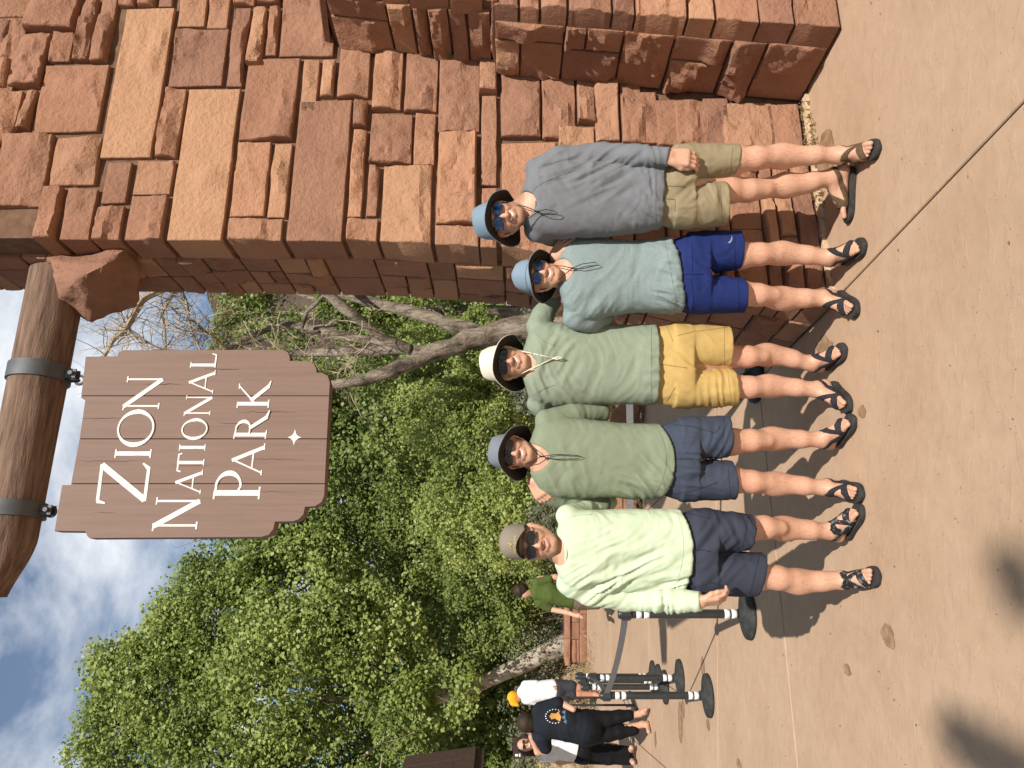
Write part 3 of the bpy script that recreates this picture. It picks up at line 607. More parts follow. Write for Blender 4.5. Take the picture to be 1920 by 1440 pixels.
def branchy(mb, p, d, r, l, depth, rg, up=.1, ends=None, seg=4, jit=.35):
    pts = [p.copy()]; rad = [r]; q = p.copy(); dd = d.normalized()
    for i in range(seg):
        dd = (dd + Vector(rg.normal(size=3).tolist()) * jit * .5 + Vector((0, 0, up))).normalized(); q = q + dd * l / seg; pts.append(q.copy()); rad.append(max(.002, r * (1 - .7 * (i + 1) / seg)))
    mb.tube(pts, rad, 5 if r > .02 else 3, cap=False)
    if ends is not None: ends.append(q)
    if depth > 0:
        for k in range(rg.integers(2, 4)):
            i = rg.integers(1, seg + 1); nd = (dd + Vector(rg.normal(size=3).tolist()) * .9).normalized(); branchy(mb, pts[i], nd, rad[i] * .75, l * rg.uniform(.45, .75), depth - 1, rg, up, ends, seg, jit)
def limb(mb, pix, n=12, knob=.06):     # (px, py, d, r) rows, smoothed and roughened
    P = np.array([[*W(a, b, c), r] for a, b, c, r in pix]); t = np.linspace(0, len(P) - 1, (len(P) - 1) * 6 + 1); Pi = np.stack([np.interp(t, np.arange(len(P)), P[:, i]) for i in range(4)], 1)
    for _ in range(3): Pi[1:-1] = (Pi[:-2] + 2 * Pi[1:-1] + Pi[2:]) / 4
    m0 = len(mb.v); mb.tube([Vector(p[:3]) for p in Pi], [p[3] for p in Pi], n)
    for i in range(m0, len(mb.v)):
        v = np.array(mb.v[i]); 
        rr = Pi[min(len(Pi) - 1, (i - m0) // n)]; c = rr[:3]; mb.v[i] = tuple(c + (v - c) * (1 + knob * 5 * (fbm((v * np.array((7, 7, 3)))[None], 2)[0] - .5)))
def tree(name, label, base, blobs, n, size, seed, lm, limbs=None, bark=None, group=None, twig_n=0, extra=None, **kw):
    T_ = thing(name, label, 'tree', base, group); mb = MB(); rg = np.random.default_rng(seed)
    if limbs:
        for l in limbs: limb(mb, l)
    else:
        b = Vector(base); top = Vector(blobs[0][0]); mb.tube([b - Vector((0, 0, .2)), b + (top - b) * .35 + Vector((.1, 0, 0)), b + (top - b) * .7, top], [.16, .13, .09, .03], 8)
        for c, r in blobs: 
            st = b + (top - b) * rg.uniform(.3, .7); mb.tube([st, (st + Vector(c)) / 2 + Vector((0, 0, -.1)), Vector(c)], [.07, .05, .015], 6)
    mb.build('trunk', bark or M_BARKP, T_, smooth=True)
    V, Q, t = leaves(blobs, n, size, seed, **kw); cr = fast_mesh('crown', V, Q, lm, T_, smooth=False, attr=t)
    if twig_n:
        tm = MB()
        for _ in range(twig_n):
            c, r = blobs[rg.integers(len(blobs))]; p = Vector(c) + Vector((rg.normal(size=3) * np.array(r) * .45).tolist()); d = Vector((rg.normal(), -.6 + rg.normal() * .4, rg.normal() * .5 + .4))
            branchy(tm, p, d, .014, rg.uniform(.4, .9), 1, rg, .03)
        tm.build('twigs', M_TWIG, T_)['kind'] = 'stuff'
    return T_
def bl_(px, py, d, r, rz=None, ry=None): c = W(px, py, d); return (tuple(c), (r, ry or r * .8, rz or r))
# left cottonwood with the leaning pale trunk
tree('cottonwood_tree', 'big leafy cottonwood with pale leaning trunk behind the low wall', (W(1085, 1205, 18.6).x, 18.6, 0),
     [bl_(330, 1300, 18.6, 2.0), bl_(222, 1262, 18.6, .9), bl_(230, 1365, 18.6, 1.1), bl_(235, 1425, 18.2, 1.3), bl_(410, 1185, 19.6, 1.9), bl_(390, 1080, 20.4, .9), bl_(470, 1040, 20.6, 1.5), bl_(560, 1130, 19.4, 2.0), bl_(560, 1280, 17.8, 2.2), bl_(590, 1410, 18.2, 2.0), bl_(430, 1410, 18, 2.0), bl_(720, 1390, 18.6, 1.7), bl_(690, 1230, 18.2, 1.6), bl_(320, 1190, 19.2, 1.0), bl_(830, 1300, 17.0, .8), bl_(770, 1340, 17.0, .9)],
     120000, .088, 3, M_LEAF, limbs=[[(1105, 1200, 18.6, .27), (1057, 1208, 18.6, .24), (985, 1243, 18.4, .20), (900, 1282, 18.2, .17), (820, 1308, 18, .15), (700, 1338, 18, .12), (560, 1370, 18, .08), (420, 1400, 18, .04)], [(830, 1305, 18, .11), (720, 1270, 18, .09), (620, 1225, 18.3, .07), (500, 1190, 18.8, .05), (380, 1160, 19, .03)], [(740, 1328, 18, .09), (640, 1310, 17.8, .07), (480, 1300, 18, .05), (330, 1290, 18.3, .03)], [(820, 1308, 18, .08), (760, 1350, 17.6, .06), (680, 1420, 17.4, .04)]],
     twig_n=46, gap=.40)
# trees behind the men and the sign
tree('broadleaf_tree', 'dark green leafy tree filling the gap below the sign', (W(1000, 930, 21).x, 21, 0),
     [bl_(650, 950, 22, 2.3), bl_(690, 1060, 21.5, 2.0), bl_(700, 850, 22, 2.0), bl_(830, 1000, 20.6, 1.9), bl_(820, 880, 20.6, 1.7), bl_(850, 1120, 20.5, 1.6), bl_(560, 900, 23, 2.0), bl_(520, 1000, 23, 1.8), bl_(930, 950, 20.4, 1.4), bl_(940, 1080, 20.4, 1.3)],
     82000, .088, 5, M_LEAFD, bark=M_BARKR, twig_n=26, gap=.42)
tree('broadleaf_tree', 'leafy tree between the sign corner and the forked bare trunk', (W(1000, 740, 19).x, 19, 0),
     [bl_(740, 770, 19, 1.5), bl_(830, 720, 18.6, 1.3), bl_(640, 780, 20, 1.4), bl_(880, 800, 18.4, 1.2), bl_(560, 760, 21, 1.5)], 20000, .10, 8, M_LEAFD, bark=M_BARKR, twig_n=10, gap=.43)
tree('broadleaf_tree', 'green tree crown showing between the stone pillar and the sign', (W(1000, 590, 17).x, 17, 0),
     [bl_(470, 590, 17.5, .85), bl_(450, 625, 17.5, .6), bl_(560, 600, 17, .9), bl_(640, 570, 17, .9), bl_(700, 620, 17, .8), bl_(520, 540, 17.5, 1.0), bl_(420, 655, 18, .4), bl_(800, 560, 17, 1.0)], 14000, .075, 9, M_LEAFD, bark=M_BARKR, twig_n=8, gap=.42, spread=.16)
# bushes
def bush(name, label, blobs, n, size, seed, lm, group=None, twigs=8, tw=M_TWIGD, cat='shrub', **kw):
    c = np.mean([b[0] for b in blobs], 0); T_ = thing(name, label, cat, (c[0], c[1], 0), group); rg = np.random.default_rng(seed)
    V, Q, t = leaves(blobs, n, size, seed, **kw); fast_mesh('foliage', V, Q, lm, T_, smooth=False, attr=t)
    mb = MB()
    for _ in range(twigs):
        b, r = blobs[rg.integers(len(blobs))]; p = Vector((b[0] + rg.normal() * r[0] * .4, b[1] + rg.normal() * .2, 0)); branchy(mb, p, Vector((rg.normal() * .3, rg.normal() * .2, 1)), .010, (b[2] + r[2] * .3) * .62, 2, rg, .06)
    mb.build('stems', tw, T_)['kind'] = 'stuff'; return T_
bush('willow_shrub', 'bright yellow-green shrub behind the cream hat and grey hat', [bl_(860, 760, 13.2, .62), bl_(900, 700, 13, .55), bl_(910, 800, 13, .62), bl_(960, 770, 12.8, .62), bl_(830, 820, 13.6, .6), bl_(965, 690, 12.8, .5), bl_(790, 770, 14, .55)], 20000, .050, 12, M_LEAFY, spread=.10, gap=.40, gscale=1.7)
bush('willow_shrub', 'mid-green shrub between the grey hat and the olive cap', [bl_(870, 920, 13.6, .65), bl_(930, 960, 13.2, .6), bl_(950, 900, 13.2, .6), bl_(830, 960, 14.2, .6), bl_(990, 930, 12.8, .55), bl_(880, 1010, 14, .6), bl_(960, 1020, 13.4, .6)], 18000, .050, 13, M_LEAFY, spread=.10, gap=.43, gscale=1.7)
bush('willow_shrub', 'dark shrub behind the olive-shirted visitor', [bl_(900, 1090, 18.8, .9), bl_(950, 1130, 18.8, .9), bl_(900, 1170, 19, .9), bl_(980, 1060, 18.6, .8), bl_(970, 1180, 19, .7)], 14000, .065, 14, M_LEAFD, spread=.14, gap=.43, gscale=1.4)
bush('sage_shrub', 'pale grey-green sage beside the bare forked trunk', [bl_(1012, 605, 11.4, .26), bl_(1018, 575, 11.2, .26), bl_(965, 690, 11.2, .3), bl_(1000, 740, 11, .3), bl_(1010, 640, 11.2, .35), bl_(1030, 960, 11.2, .3)], 6000, .030, 15, M_LEAFS, spread=.08, gap=.3, gscale=2, aspect=2.2)
bush('juniper_shrub', 'small green shrub beside the trunk in front of the parked car', [bl_(895, 600, 12.5, .26), bl_(945, 665, 12.4, .3), bl_(885, 655, 12.6, .42), bl_(860, 630, 13, .4), bl_(790, 640, 13.5, .4), bl_(1000, 640, 12, .26)], 9000, .040, 16, M_LEAFY, spread=.08, gap=.38, gscale=1.8)
bush('grey_brush', 'tangle of grey-brown bare brush behind the low stone wall', [bl_(1000, 1215, 18.6, .7), bl_(1020, 1160, 18.6, .7), bl_(985, 1260, 19, .7), bl_(1030, 1100, 18.4, .5)], 2500, .05, 17, M_LEAFS, twigs=46, tw=M_TWIGD, spread=.2, gap=.45)
bush('grey_brush', 'dry bushes behind the yellow-capped visitor', [bl_(985, 1330, 17, .6), bl_(1020, 1310, 17, .6), bl_(1000, 1395, 16.5, .6), bl_(1010, 1430, 16, .6)], 1800, .05, 18, M_LEAFS, twigs=30, tw=M_TWIGD, spread=.16, gap=.40)
bush('dark_thicket', 'dark leafy thicket behind the two hugging women', [bl_(960, 1400, 19, 1.0), bl_(930, 1330, 19.5, 1.0), bl_(890, 1420, 19.5, 1.1), bl_(900, 1250, 20, .9)], 16000, .09, 19, M_LEAFD, spread=.18, gap=.40)
bush('dry_brush', 'brown dry brush under the belt between the green and mint shirts', [bl_(1120, 770, 10.6, .22), bl_(1150, 800, 10.6, .2), bl_(1150, 945, 10.8, .22), bl_(1120, 940, 10.9, .25), bl_(1090, 700, 10.8, .3), bl_(1110, 860, 10.8, .3)], 4000, .035, 20, M_DRY, twigs=40, tw=M_TWIGD, spread=.12, gap=.3, aspect=2.5)
# pale sunlit bank behind the barrier posts
nb1, nb2 = 40, 16; Vb = []
for i in range(nb2):
    for j in range(nb1):
        ph = math.pi / 2 * i / (nb2 - 1); th = 2 * math.pi * j / nb1; p = np.array((-9.3 + 2.5 * math.cos(th) * math.cos(ph), 19.6 + 1.9 * math.sin(th) * math.cos(ph), -.1 + 1.55 * math.sin(ph))); p[2] += (fbm((p * 1.3)[None], 3)[0] - .5) * .5 * (i > 0); Vb.append(p)
Fb = [(i * nb1 + j, i * nb1 + (j + 1) % nb1, (i + 1) * nb1 + (j + 1) % nb1, (i + 1) * nb1 + j) for i in range(nb2 - 1) for j in range(nb1)]
tag(mesh_obj('terrain_bank', Vb, Fb, mat('straw_earth', [(0.22, 0.15, 0.08), (0.36, 0.27, 0.15), (0.46, 0.37, 0.22)], .95, 5, bump=.8, bscale=25, bdist=.05)), kind='structure')
# far wood behind everything
V, Q, t = leaves([bl_(900, y, 34, 4.2, 4.5) for y in range(300, 1600, 130)] + [bl_(800, y, 38, 4.2, 5.0) for y in range(640, 1600, 140)] + [bl_(980, y, 30, 3.0, 2.2) for y in range(480, 1600, 120)], 60000, .30, 30, spread=.7, gap=.34, gscale=.35)
tag(fast_mesh('distant_wood', V, Q, M_LEAFD, smooth=False, attr=t), 'distant green wood filling the valley behind the trees', 'wood', kind='stuff')
# dead forked tree beside the pillar
ft_ = thing('forked_dead_tree', 'old forked tree with deeply furrowed bark and bare twigs, right of the sign', 'tree', (W(1000, 625, 11.2).x, 11.2, 0)); mb = MB()
for l in ([(1110, 600, 11.2, .22), (1000, 610, 11.2, .21), (930, 622, 11.2, .185), (880, 635, 11.1, .165), (840, 650, 11.0, .15), (800, 667, 10.9, .125), (739, 694, 10.7, .105), (690, 708, 10.6, .10), (645, 719, 10.5, .092), (618, 722, 10.5, .06)],
          [(840, 652, 11.0, .11), (802, 657, 11.1, .095), (724, 656, 11.2, .08), (645, 659, 11.3, .075), (549, 662, 11.4, .06), (450, 672, 11.5, .05)],
          [(770, 655, 11.1, .08), (735, 642, 11.0, .085), (700, 622, 10.9, .085), (645, 577, 10.8, .075), (600, 540, 10.7, .065), (500, 470, 10.6, .05)],
          [(915, 625, 11.2, .12), (864, 614, 11.3, .125), (817, 597, 11.4, .12), (770, 582, 11.5, .105), (700, 566, 11.6, .09), (600, 540, 11.7, .07), (450, 500, 11.8, .05)],
          [(730, 648, 11.2, .06), (700, 640, 11.3, .075), (630, 628, 11.4, .075), (574, 614, 11.5, .07), (549, 607, 11.5, .05), (520, 612, 11.5, .05), (486, 622, 11.4, .05), (417, 657, 11.3, .035), (380, 690, 11.2, .02)],
          [(600, 622, 11.4, .03), (564, 622, 11.3, .034), (574, 585, 11.2, .036), (592, 570, 11.1, .03), (610, 550, 11, .03)]): limb(mb, [(a, b, c, r * .88) for a, b, c, r in l], 18, .18)
mb.build('trunk', M_BARKR, ft_, smooth=True)
mb = MB(); rg = np.random.default_rng(4)
for l in ([(360, 520, 10.4, .04), (300, 545, 10.3, .045), (266, 561, 10.2, .05), (244, 602, 10.1, .045), (235, 619, 10.1, .04), (212, 636, 10.1, .03), (194, 671, 10.1, .022), (170, 720, 10.1, .012)], [(330, 545, 10.4, .02), (319, 561, 10.4, .022), (304, 582, 10.3, .024), (308, 613, 10.3, .02), (312, 657, 10.3, .014), (316, 700, 10.3, .01)],
          [(340, 545, 10.5, .022), (350, 567, 10.5, .024), (354, 600, 10.5, .02), (360, 623, 10.5, .018), (378, 662, 10.5, .013)], [(240, 612, 10.1, .02), (246, 627, 10.1, .02), (275, 640, 10.1, .016), (308, 659, 10.1, .012)], [(360, 600, 10.6, .012), (390, 625, 10.8, .018), (420, 648, 10.9, .022)]):
    limb(mb, l, 7, .05)
    for k in range(34):
        i = rg.integers(0, len(l) - 1); a = Vector(W(*l[i][:3])); b = Vector(W(*l[i + 1][:3])); p = a + (b - a) * rg.random(); branchy(mb, p, Vector((rg.normal(), rg.normal() * .5, rg.normal() + .25)), .0075, rg.uniform(.3, .75), 1, rg, .02, jit=.55)
for k in range(60):      # twig tangle lower down
    px, py = rg.uniform(400, 700), rg.uniform(575, 720); branchy(mb, Vector(W(px, py, 10.6)), Vector((rg.normal(), rg.normal() * .5, rg.normal())), .008, rg.uniform(.25, .6), 1, rg, .02, jit=.5)
mb.build('twigs', M_TWIG, ft_)['kind'] = 'stuff'
# red cliff far behind
M_CLIFF = mat('canyon_rock', [(0.055, 0.036, 0.03), (0.10, 0.066, 0.052), (0.15, 0.10, 0.08)], .95, .05, 8, stretch=(1, 1, 3), bump=.6, bscale=.2, bdist=2)
prof = [(905, 384), (875, 388), (840, 402), (819, 416), (780, 450), (700, 520), (640, 580), (560, 640), (420, 720), (300, 800), (180, 840), (0, 860), (-300, 870), (-700, 880)]
prof = [(1700, 330), (1300, 350), (1000, 372)] + prof; V = []; nr = 16
pr_u = np.array([p[0] for p in prof][::-1], float); pr_v = np.array([p[1] for p in prof][::-1], float); us_ = np.linspace(-700, 1700, 150)
for i in range(nr):
    for j, u in enumerate(us_):
        top = np.interp(u, pr_u, pr_v) + 14 * (fbm(np.array([[u * .05, 1.3, 2.2]]), 3)[0] - .5); d = 190 - 40 * (1 - i / (nr - 1)) + 16 * (fbm(np.array([[u * .02, i * .5, 4]]), 3)[0]); k = i / (nr - 1)
        p = W(960 + 20 - (980 - top) * k, 1440 - u, d); V.append((p.x, p.y, p.z))
m_ = len(us_); f = [(i * m_ + j, i * m_ + j + 1, (i + 1) * m_ + j + 1, (i + 1) * m_ + j) for i in range(nr - 1) for j in range(m_ - 1)]
tag(mesh_obj('cliff', V, f, M_CLIFF, smooth=False), kind='structure')
# ---------------- ground cover and weeds
def blades(cs, n, seed, h=.12, sp=.15):
    rg = np.random.default_rng(seed); V = []; 
    for c in cs:
        p = np.array(c)[None] + rg.normal(size=(n, 3)) * np.array((sp, sp, 0)); d = rg.normal(size=(n, 3)) * np.array((.6, .6, .1)) + np.array((0, 0, .8)); d /= np.linalg.norm(d, axis=1, keepdims=True); w = np.cross(d, rg.normal(size=(n, 3))); w /= np.linalg.norm(w, axis=1, keepdims=True); hh = h * rg.uniform(.4, 1.2, n)[:, None]
        p[:, 2] = np.array(c)[2]; V.append(np.stack([p - w * .003, p + w * .003, p + d * hh * .6 + w * .0025, p + d * hh - np.array((0, 0, .02))], 1).reshape(-1, 3))
    V = np.vstack(V); return V, np.arange(len(V)).reshape(-1, 4)
wc = [tuple(C0 + EX * s_ - INW * (.05 + .02 * math.sin(s_ * 9))) for s_ in (0.62, .7, .95, 1.05, 1.12, 1.18, 1.24, 1.28)]
V, Q = blades(wc, 46, 41, .055, .035); tag(fast_mesh('dry_weeds', V, Q, M_DRY, smooth=False, attr=RNG.random(len(Q))), 'dry straw weeds at the foot of the pillar', 'weeds', kind='stuff')
gc = [(x, y, -.05) for x in np.arange(-14, 4, .55) for y in np.arange(17.9, 24, .7)] + [(x, y, -.05) for x in np.arange(-2.2, 3.5, .35) for y in np.arange(10.2, 13.5, .4)] + [(x, y, -.05) for x in np.arange(-9.5, -5.5, .4) for y in np.arange(15.6, 17.9, .5)] + [(-9.3 + 2.2 * a_ * math.cos(t_), 19.6 - 1.7 * a_ * abs(math.sin(t_)), -.15 + 1.5 * math.sqrt(max(0, 1 - a_ * a_))) for a_ in np.arange(.2, 1, .12) for t_ in np.arange(0, 3.14, .2)]
V, Q = blades(gc, 22, 42, .30, .30); tag(fast_mesh('dry_grass', V, Q, M_DRY, smooth=False, attr=RNG.random(len(Q))), 'dry straw-coloured grass under the shrubs', 'grass', kind='stuff')
# ================================================================ PEOPLE: signed distance fields meshed as one continuous surface
def axis_grid(lo, hi, coarse, fine, spans):
    out = [lo]; 
    while out[-1] < hi:
        x = out[-1]; st = coarse
        for a, b in spans:
            if a - coarse <= x <= b: st = fine
        out.append(x + st)
    return np.array(out, np.float32)
class SDF:
    def __init__(s, xs, ys, zs):
        s.xs, s.ys, s.zs = xs, ys, zs; s.d = np.full((len(xs), len(ys), len(zs)), 0.2, np.float32)
    def sl(s, lo, hi):
        r = []
        for a, l, h in zip((s.xs, s.ys, s.zs), lo, hi):
            r.append(slice(max(0, int(np.searchsorted(a, l)) - 1), min(len(a), int(np.searchsorted(a, h)) + 1)))
        return tuple(r)
    def P(s, q): return s.xs[q[0]][:, None, None], s.ys[q[1]][None, :, None], s.zs[q[2]][None, None, :]
    def put(s, q, f, k, sub=False):
        a = s.d[q]
        if a.size == 0: return
        f = np.broadcast_to(f, a.shape)
        if sub:      # smooth subtraction
            h = np.clip(0.5 - 0.5 * (a + f) / k, 0, 1); s.d[q] = a * (1 - h) - f * h + k * h * (1 - h)
        elif k <= 0: s.d[q] = np.minimum(a, f)
        else:
            h = np.clip(0.5 + 0.5 * (a - f) / k, 0, 1); s.d[q] = a * (1 - h) + f * h - k * h * (1 - h)
    def cone(s, a, b, ra, rb, k=0.01, sub=False, flat=None):
        a = np.array(a, np.float32); b = np.array(b, np.float32); m = max(ra, rb) + k + 0.03
        q = s.sl(np.minimum(a, b) - m, np.maximum(a, b) + m); X, Y, Z = s.P(q)
        ba = b - a; l2 = float(ba @ ba) + 1e-9
        t = np.clip(((X - a[0]) * ba[0] + (Y - a[1]) * ba[1] + (Z - a[2]) * ba[2]) / l2, 0, 1)
        dx = X - a[0] - t * ba[0]; dy = Y - a[1] - t * ba[1]; dz = Z - a[2] - t * ba[2]
        d2 = dx * dx + dy * dy + dz * dz
        if flat is not None:    # squash along a direction (fr > 1 makes it thinner that way)
            n, fr = flat; n = np.array(n, np.float32); w = dx * n[0] + dy * n[1] + dz * n[2]; d2 = d2 + (fr * fr - 1) * w * w
        s.put(q, np.sqrt(d2) - (ra + (rb - ra) * t), k, sub)
    def chain(s, pts, rad, k=0.012, flat=None):
        for i in range(len(pts) - 1): s.cone(pts[i], pts[i + 1], rad[i], rad[i + 1], k, flat=flat)
    def ell(s, c, r, M=None, k=0.01, sub=False):
        c = np.array(c, np.float32); r = np.array(r, np.float32); m = float(r.max()) + k + 0.03
        q = s.sl(c - m, c + m); X, Y, Z = s.P(q); X = X - c[0]; Y = Y - c[1]; Z = Z - c[2]
        if M is not None:
            A = np.array(M, np.float32); X, Y, Z = (X * A[0, i] + Y * A[1, i] + Z * A[2, i] for i in range(3))
        k0 = np.sqrt((X / r[0]) ** 2 + (Y / r[1]) ** 2 + (Z / r[2]) ** 2); k1 = np.sqrt((X / r[0] ** 2) ** 2 + (Y / r[1] ** 2) ** 2 + (Z / r[2] ** 2) ** 2) + 1e-6
        s.put(q, k0 * (k0 - 1) / k1, k, sub)
    def loft(s, lev, k=0.01, ex=2.4, zbot=None, ztop=None, bot=None):
        """lev: rows (z, xmin, xmax, ycentre, half depth), stacked along z"""
        L_ = np.array(sorted(lev), np.float32); z = L_[:, 0]
        lo = [L_[:, 1].min() - 0.05, (L_[:, 3] - L_[:, 4]).min() - 0.05, (zbot if zbot is not None else z[0]) - 0.05]; hi = [L_[:, 2].max() + 0.05, (L_[:, 3] + L_[:, 4]).max() + 0.05, (ztop if ztop is not None else z[-1]) + 0.05]
        q = s.sl(lo, hi); X, Y, Z = s.P(q); zz = s.zs[q[2]]
        def itp(col):       # smooth interpolation
            v = np.interp(zz, z, L_[:, col]); return v.astype(np.float32)
        x0, x1, yc, dp = itp(1), itp(2), itp(3), itp(4)
        if len(zz) > 9:
            kern = np.ones(7, np.float32) / 7
            def sm(a): return np.convolve(np.pad(a, 3, mode='edge'), kern, 'valid').astype(np.float32)
            x0, x1, yc, dp = sm(x0), sm(x1), sm(yc), sm(dp)
        cx = (x0 + x1) / 2; a = np.maximum((x1 - x0) / 2, 1e-3)
        u = np.abs(X - cx[None, None, :]) / a[None, None, :]; v = np.abs(Y - yc[None, None, :]) / dp[None, None, :]
        r = (u ** ex + v ** ex) ** (1 / ex); d = (r - 1) * np.minimum(a, dp)[None, None, :]
        zb = z[0] if zbot is None else zbot
        if bot is not None: zbv = bot(X); d = np.maximum(d, zbv - Z)
        else: d = np.maximum(d, zb - Z)
        d = np.maximum(d, Z - (z[-1] if ztop is None else ztop)); s.put(q, d, k)
    def mesh(s):
        d = s.d; sg = d < 0; c = np.zeros(np.array(d.shape) - 1, np.int8)
        for i in (0, 1):
            for j in (0, 1):
                for k in (0, 1): c += sg[i:d.shape[0] - 1 + i, j:d.shape[1] - 1 + j, k:d.shape[2] - 1 + k]
        act = (c > 0) & (c < 8); I = np.argwhere(act); n = len(I); vid = np.full(act.shape, -1, np.int32); vid[act] = np.arange(n)
        cor = [(i, j, k) for i in (0, 1) for j in (0, 1) for k in (0, 1)]
        val = np.stack([d[I[:, 0] + a, I[:, 1] + b, I[:, 2] + e] for a, b, e in cor], 1)
        acc = np.zeros((n, 3), np.float32); cnt = np.zeros(n, np.float32)
        for p in range(8):
            for r in range(p + 1, 8):
                df = [cor[r][m] - cor[p][m] for m in range(3)]
                if sum(abs(x) for x in df) != 1: continue
                a, b = val[:, p], val[:, r]; x = (a < 0) != (b < 0); t = np.where(x, a / np.where(x, a - b, 1), 0)
                w = x.astype(np.float32); acc += w[:, None] * (np.array(cor[p], np.float32) + t[:, None] * np.array(df, np.float32)); cnt += w
        fr = acc / np.maximum(cnt, 1)[:, None]
        V = np.stack([ax[I[:, m]] + fr[:, m] * (ax[I[:, m] + 1] - ax[I[:, m]]) for m, ax in enumerate((s.xs, s.ys, s.zs))], 1)
        Q = []
        for ax in range(3):
            o = [(0, 0, 0)] * 4
            sh = [slice(1, -1)] * 3; sh2 = list(sh); sh[ax] = slice(0, -1); sh2[ax] = slice(1, None)
            A = sg[tuple(sh)]; B = sg[tuple(sh2)]; X = np.argwhere(A != B); inside = A[A != B]
            e = [m for m in range(3) if m != ax]; base = X.copy(); base[:, e[0]] += 1; base[:, e[1]] += 1
            def cell(da, db):
                y = base.copy(); y[:, e[0]] += da; y[:, e[1]] += db; return vid[y[:, 0], y[:, 1], y[:, 2]]
            qd = np.stack([cell(-1, -1), cell(0, -1), cell(0, 0), cell(-1, 0)], 1)
            flip = inside if ax != 1 else ~inside
            qd[~flip] = qd[~flip][:, ::-1]; Q.append(qd)
        Q = np.vstack(Q); Q = Q[(Q >= 0).all(1)]
        return V, Q
def vnormals(V, Q):
    a, b, c, e = (V[Q[:, i]] for i in range(4)); nf = np.cross(c - a, e - b); N_ = np.zeros_like(V)
    for i in range(4): np.add.at(N_, Q[:, i], nf)
    return N_ / (np.linalg.norm(N_, axis=1, keepdims=True) + 1e-9)
def frame(roll=0, pitch=0, yaw=0):
    """local x = picture right, y = towards the viewer, z = up; roll > 0 tips the top of the head to picture right, pitch > 0 lifts the chin"""
    B = Matrix(((1, 0, 0), (0, -1, 0), (0, 0, 1)))          # local -> world (mirrored y)
    Rl = Matrix.Rotation(R_(roll), 3, 'Y'); Rp = Matrix.Rotation(R_(-pitch), 3, 'X'); Ry = Matrix.Rotation(R_(yaw), 3, 'Z')
    return Ry @ Rl @ Rp @ B

# ---- materials of people
def skin_mat(name, mult=(1, 1, 1)):
    m, nt, N, L, B = new_mat(name); B.inputs['Roughness'].default_value = 0.5; B.inputs['Specular IOR Level'].default_value = 0.35
    B.inputs['Subsurface Weight'].default_value = 0.12; B.inputs['Subsurface Radius'].default_value = (0.012, 0.005, 0.003); B.inputs['Subsurface Scale'].default_value = 0.6
    at = N.new('ShaderNodeAttribute'); at.attribute_name = 'Col'
    t = N.new('ShaderNodeTexCoord'); nz = N.new('ShaderNodeTexNoise'); nz.inputs['Scale'].default_value = 75; nz.inputs['Detail'].default_value = 6; L.new(t.outputs['Object'], nz.inputs['Vector'])
    rp = N.new('ShaderNodeValToRGB'); rp.color_ramp.elements[0].position = 0.3; rp.color_ramp.elements[0].color = (0.93 * mult[0], 0.89 * mult[1], 0.88 * mult[2], 1); rp.color_ramp.elements[1].position = 0.7; rp.color_ramp.elements[1].color = (1.04 * mult[0], 1.04 * mult[1], 1.04 * mult[2], 1)
    L.new(nz.outputs['Fac'], rp.inputs['Fac'])
    mx = N.new('ShaderNodeMix'); mx.data_type = 'RGBA'; mx.blend_type = 'MULTIPLY'; mx.inputs['Factor'].default_value = 1.0
    L.new(at.outputs['Color'], mx.inputs['A']); L.new(rp.outputs['Color'], mx.inputs['B']); L.new(mx.outputs['Result'], B.inputs['Base Color'])
    n2 = N.new('ShaderNodeTexNoise'); n2.inputs['Scale'].default_value = 140; n2.inputs['Detail'].default_value = 3; L.new(t.outputs['Object'], n2.inputs['Vector'])
    bp = N.new('ShaderNodeBump'); bp.inputs['Strength'].default_value = 0.12; bp.inputs['Distance'].default_value = 0.004; L.new(n2.outputs['Fac'], bp.inputs['Height']); L.new(bp.outputs['Normal'], B.inputs['Normal'])
    return m
M_SKIN = skin_mat('skin')
def cloth(name, c, var=0.12, rough=0.85, bump=0.25, bscale=260, scale=14, sheen=0.0, hi=None):
    d = tuple(q * (1 - var) for q in c); e = tuple(min(1, q * (1 + var)) for q in c)
    return mat(name, [d, c, e], rough, scale, 6, bump=bump, bscale=bscale, bdist=0.003, sheen=sheen, spec=0.08)
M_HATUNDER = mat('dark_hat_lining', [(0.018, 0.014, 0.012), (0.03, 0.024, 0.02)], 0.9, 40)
M_CORD = mat('black_cord', [(0.012, 0.012, 0.013), (0.02, 0.02, 0.02)], 0.8, 40)
M_CORDW = mat('cream_cord', [(0.62, 0.55, 0.42), (0.7, 0.64, 0.52)], 0.8, 40)
M_SOLE = mat('black_rubber', [(0.02, 0.02, 0.02), (0.055, 0.05, 0.045)], 0.75, 25)
M_STRAPK = mat('black_webbing', [(0.010, 0.010, 0.013), (0.03, 0.03, 0.035)], 0.85, 90)
M_STRAPB = mat('brown_webbing', [(0.07, 0.04, 0.022), (0.12, 0.075, 0.04)], 0.85, 60)
M_STRAPP = mat('patterned_webbing', [(0.012, 0.012, 0.014), (0.015, 0.015, 0.018), (0.16, 0.16, 0.17)], 0.85, 60, stretch=(1, 1, 1), lo=0.45, hi=0.62)
M_TEETH = mat('teeth', [(0.74, 0.70, 0.62), (0.80, 0.77, 0.70)], 0.35, 30)
M_BLACKPL = mat('black_plastic', [(0.012, 0.012, 0.012), (0.02, 0.02, 0.02)], 0.3, 30, spec=0.5)
M_LENSK = mat('dark_lens', [(0.008, 0.007, 0.007), (0.014, 0.011, 0.011)], 0.10, 4, spec=0.35)
M_LENSR = mat('brown_lens', [(0.022, 0.007, 0.008), (0.04, 0.011, 0.013)], 0.10, 4, spec=0.35)
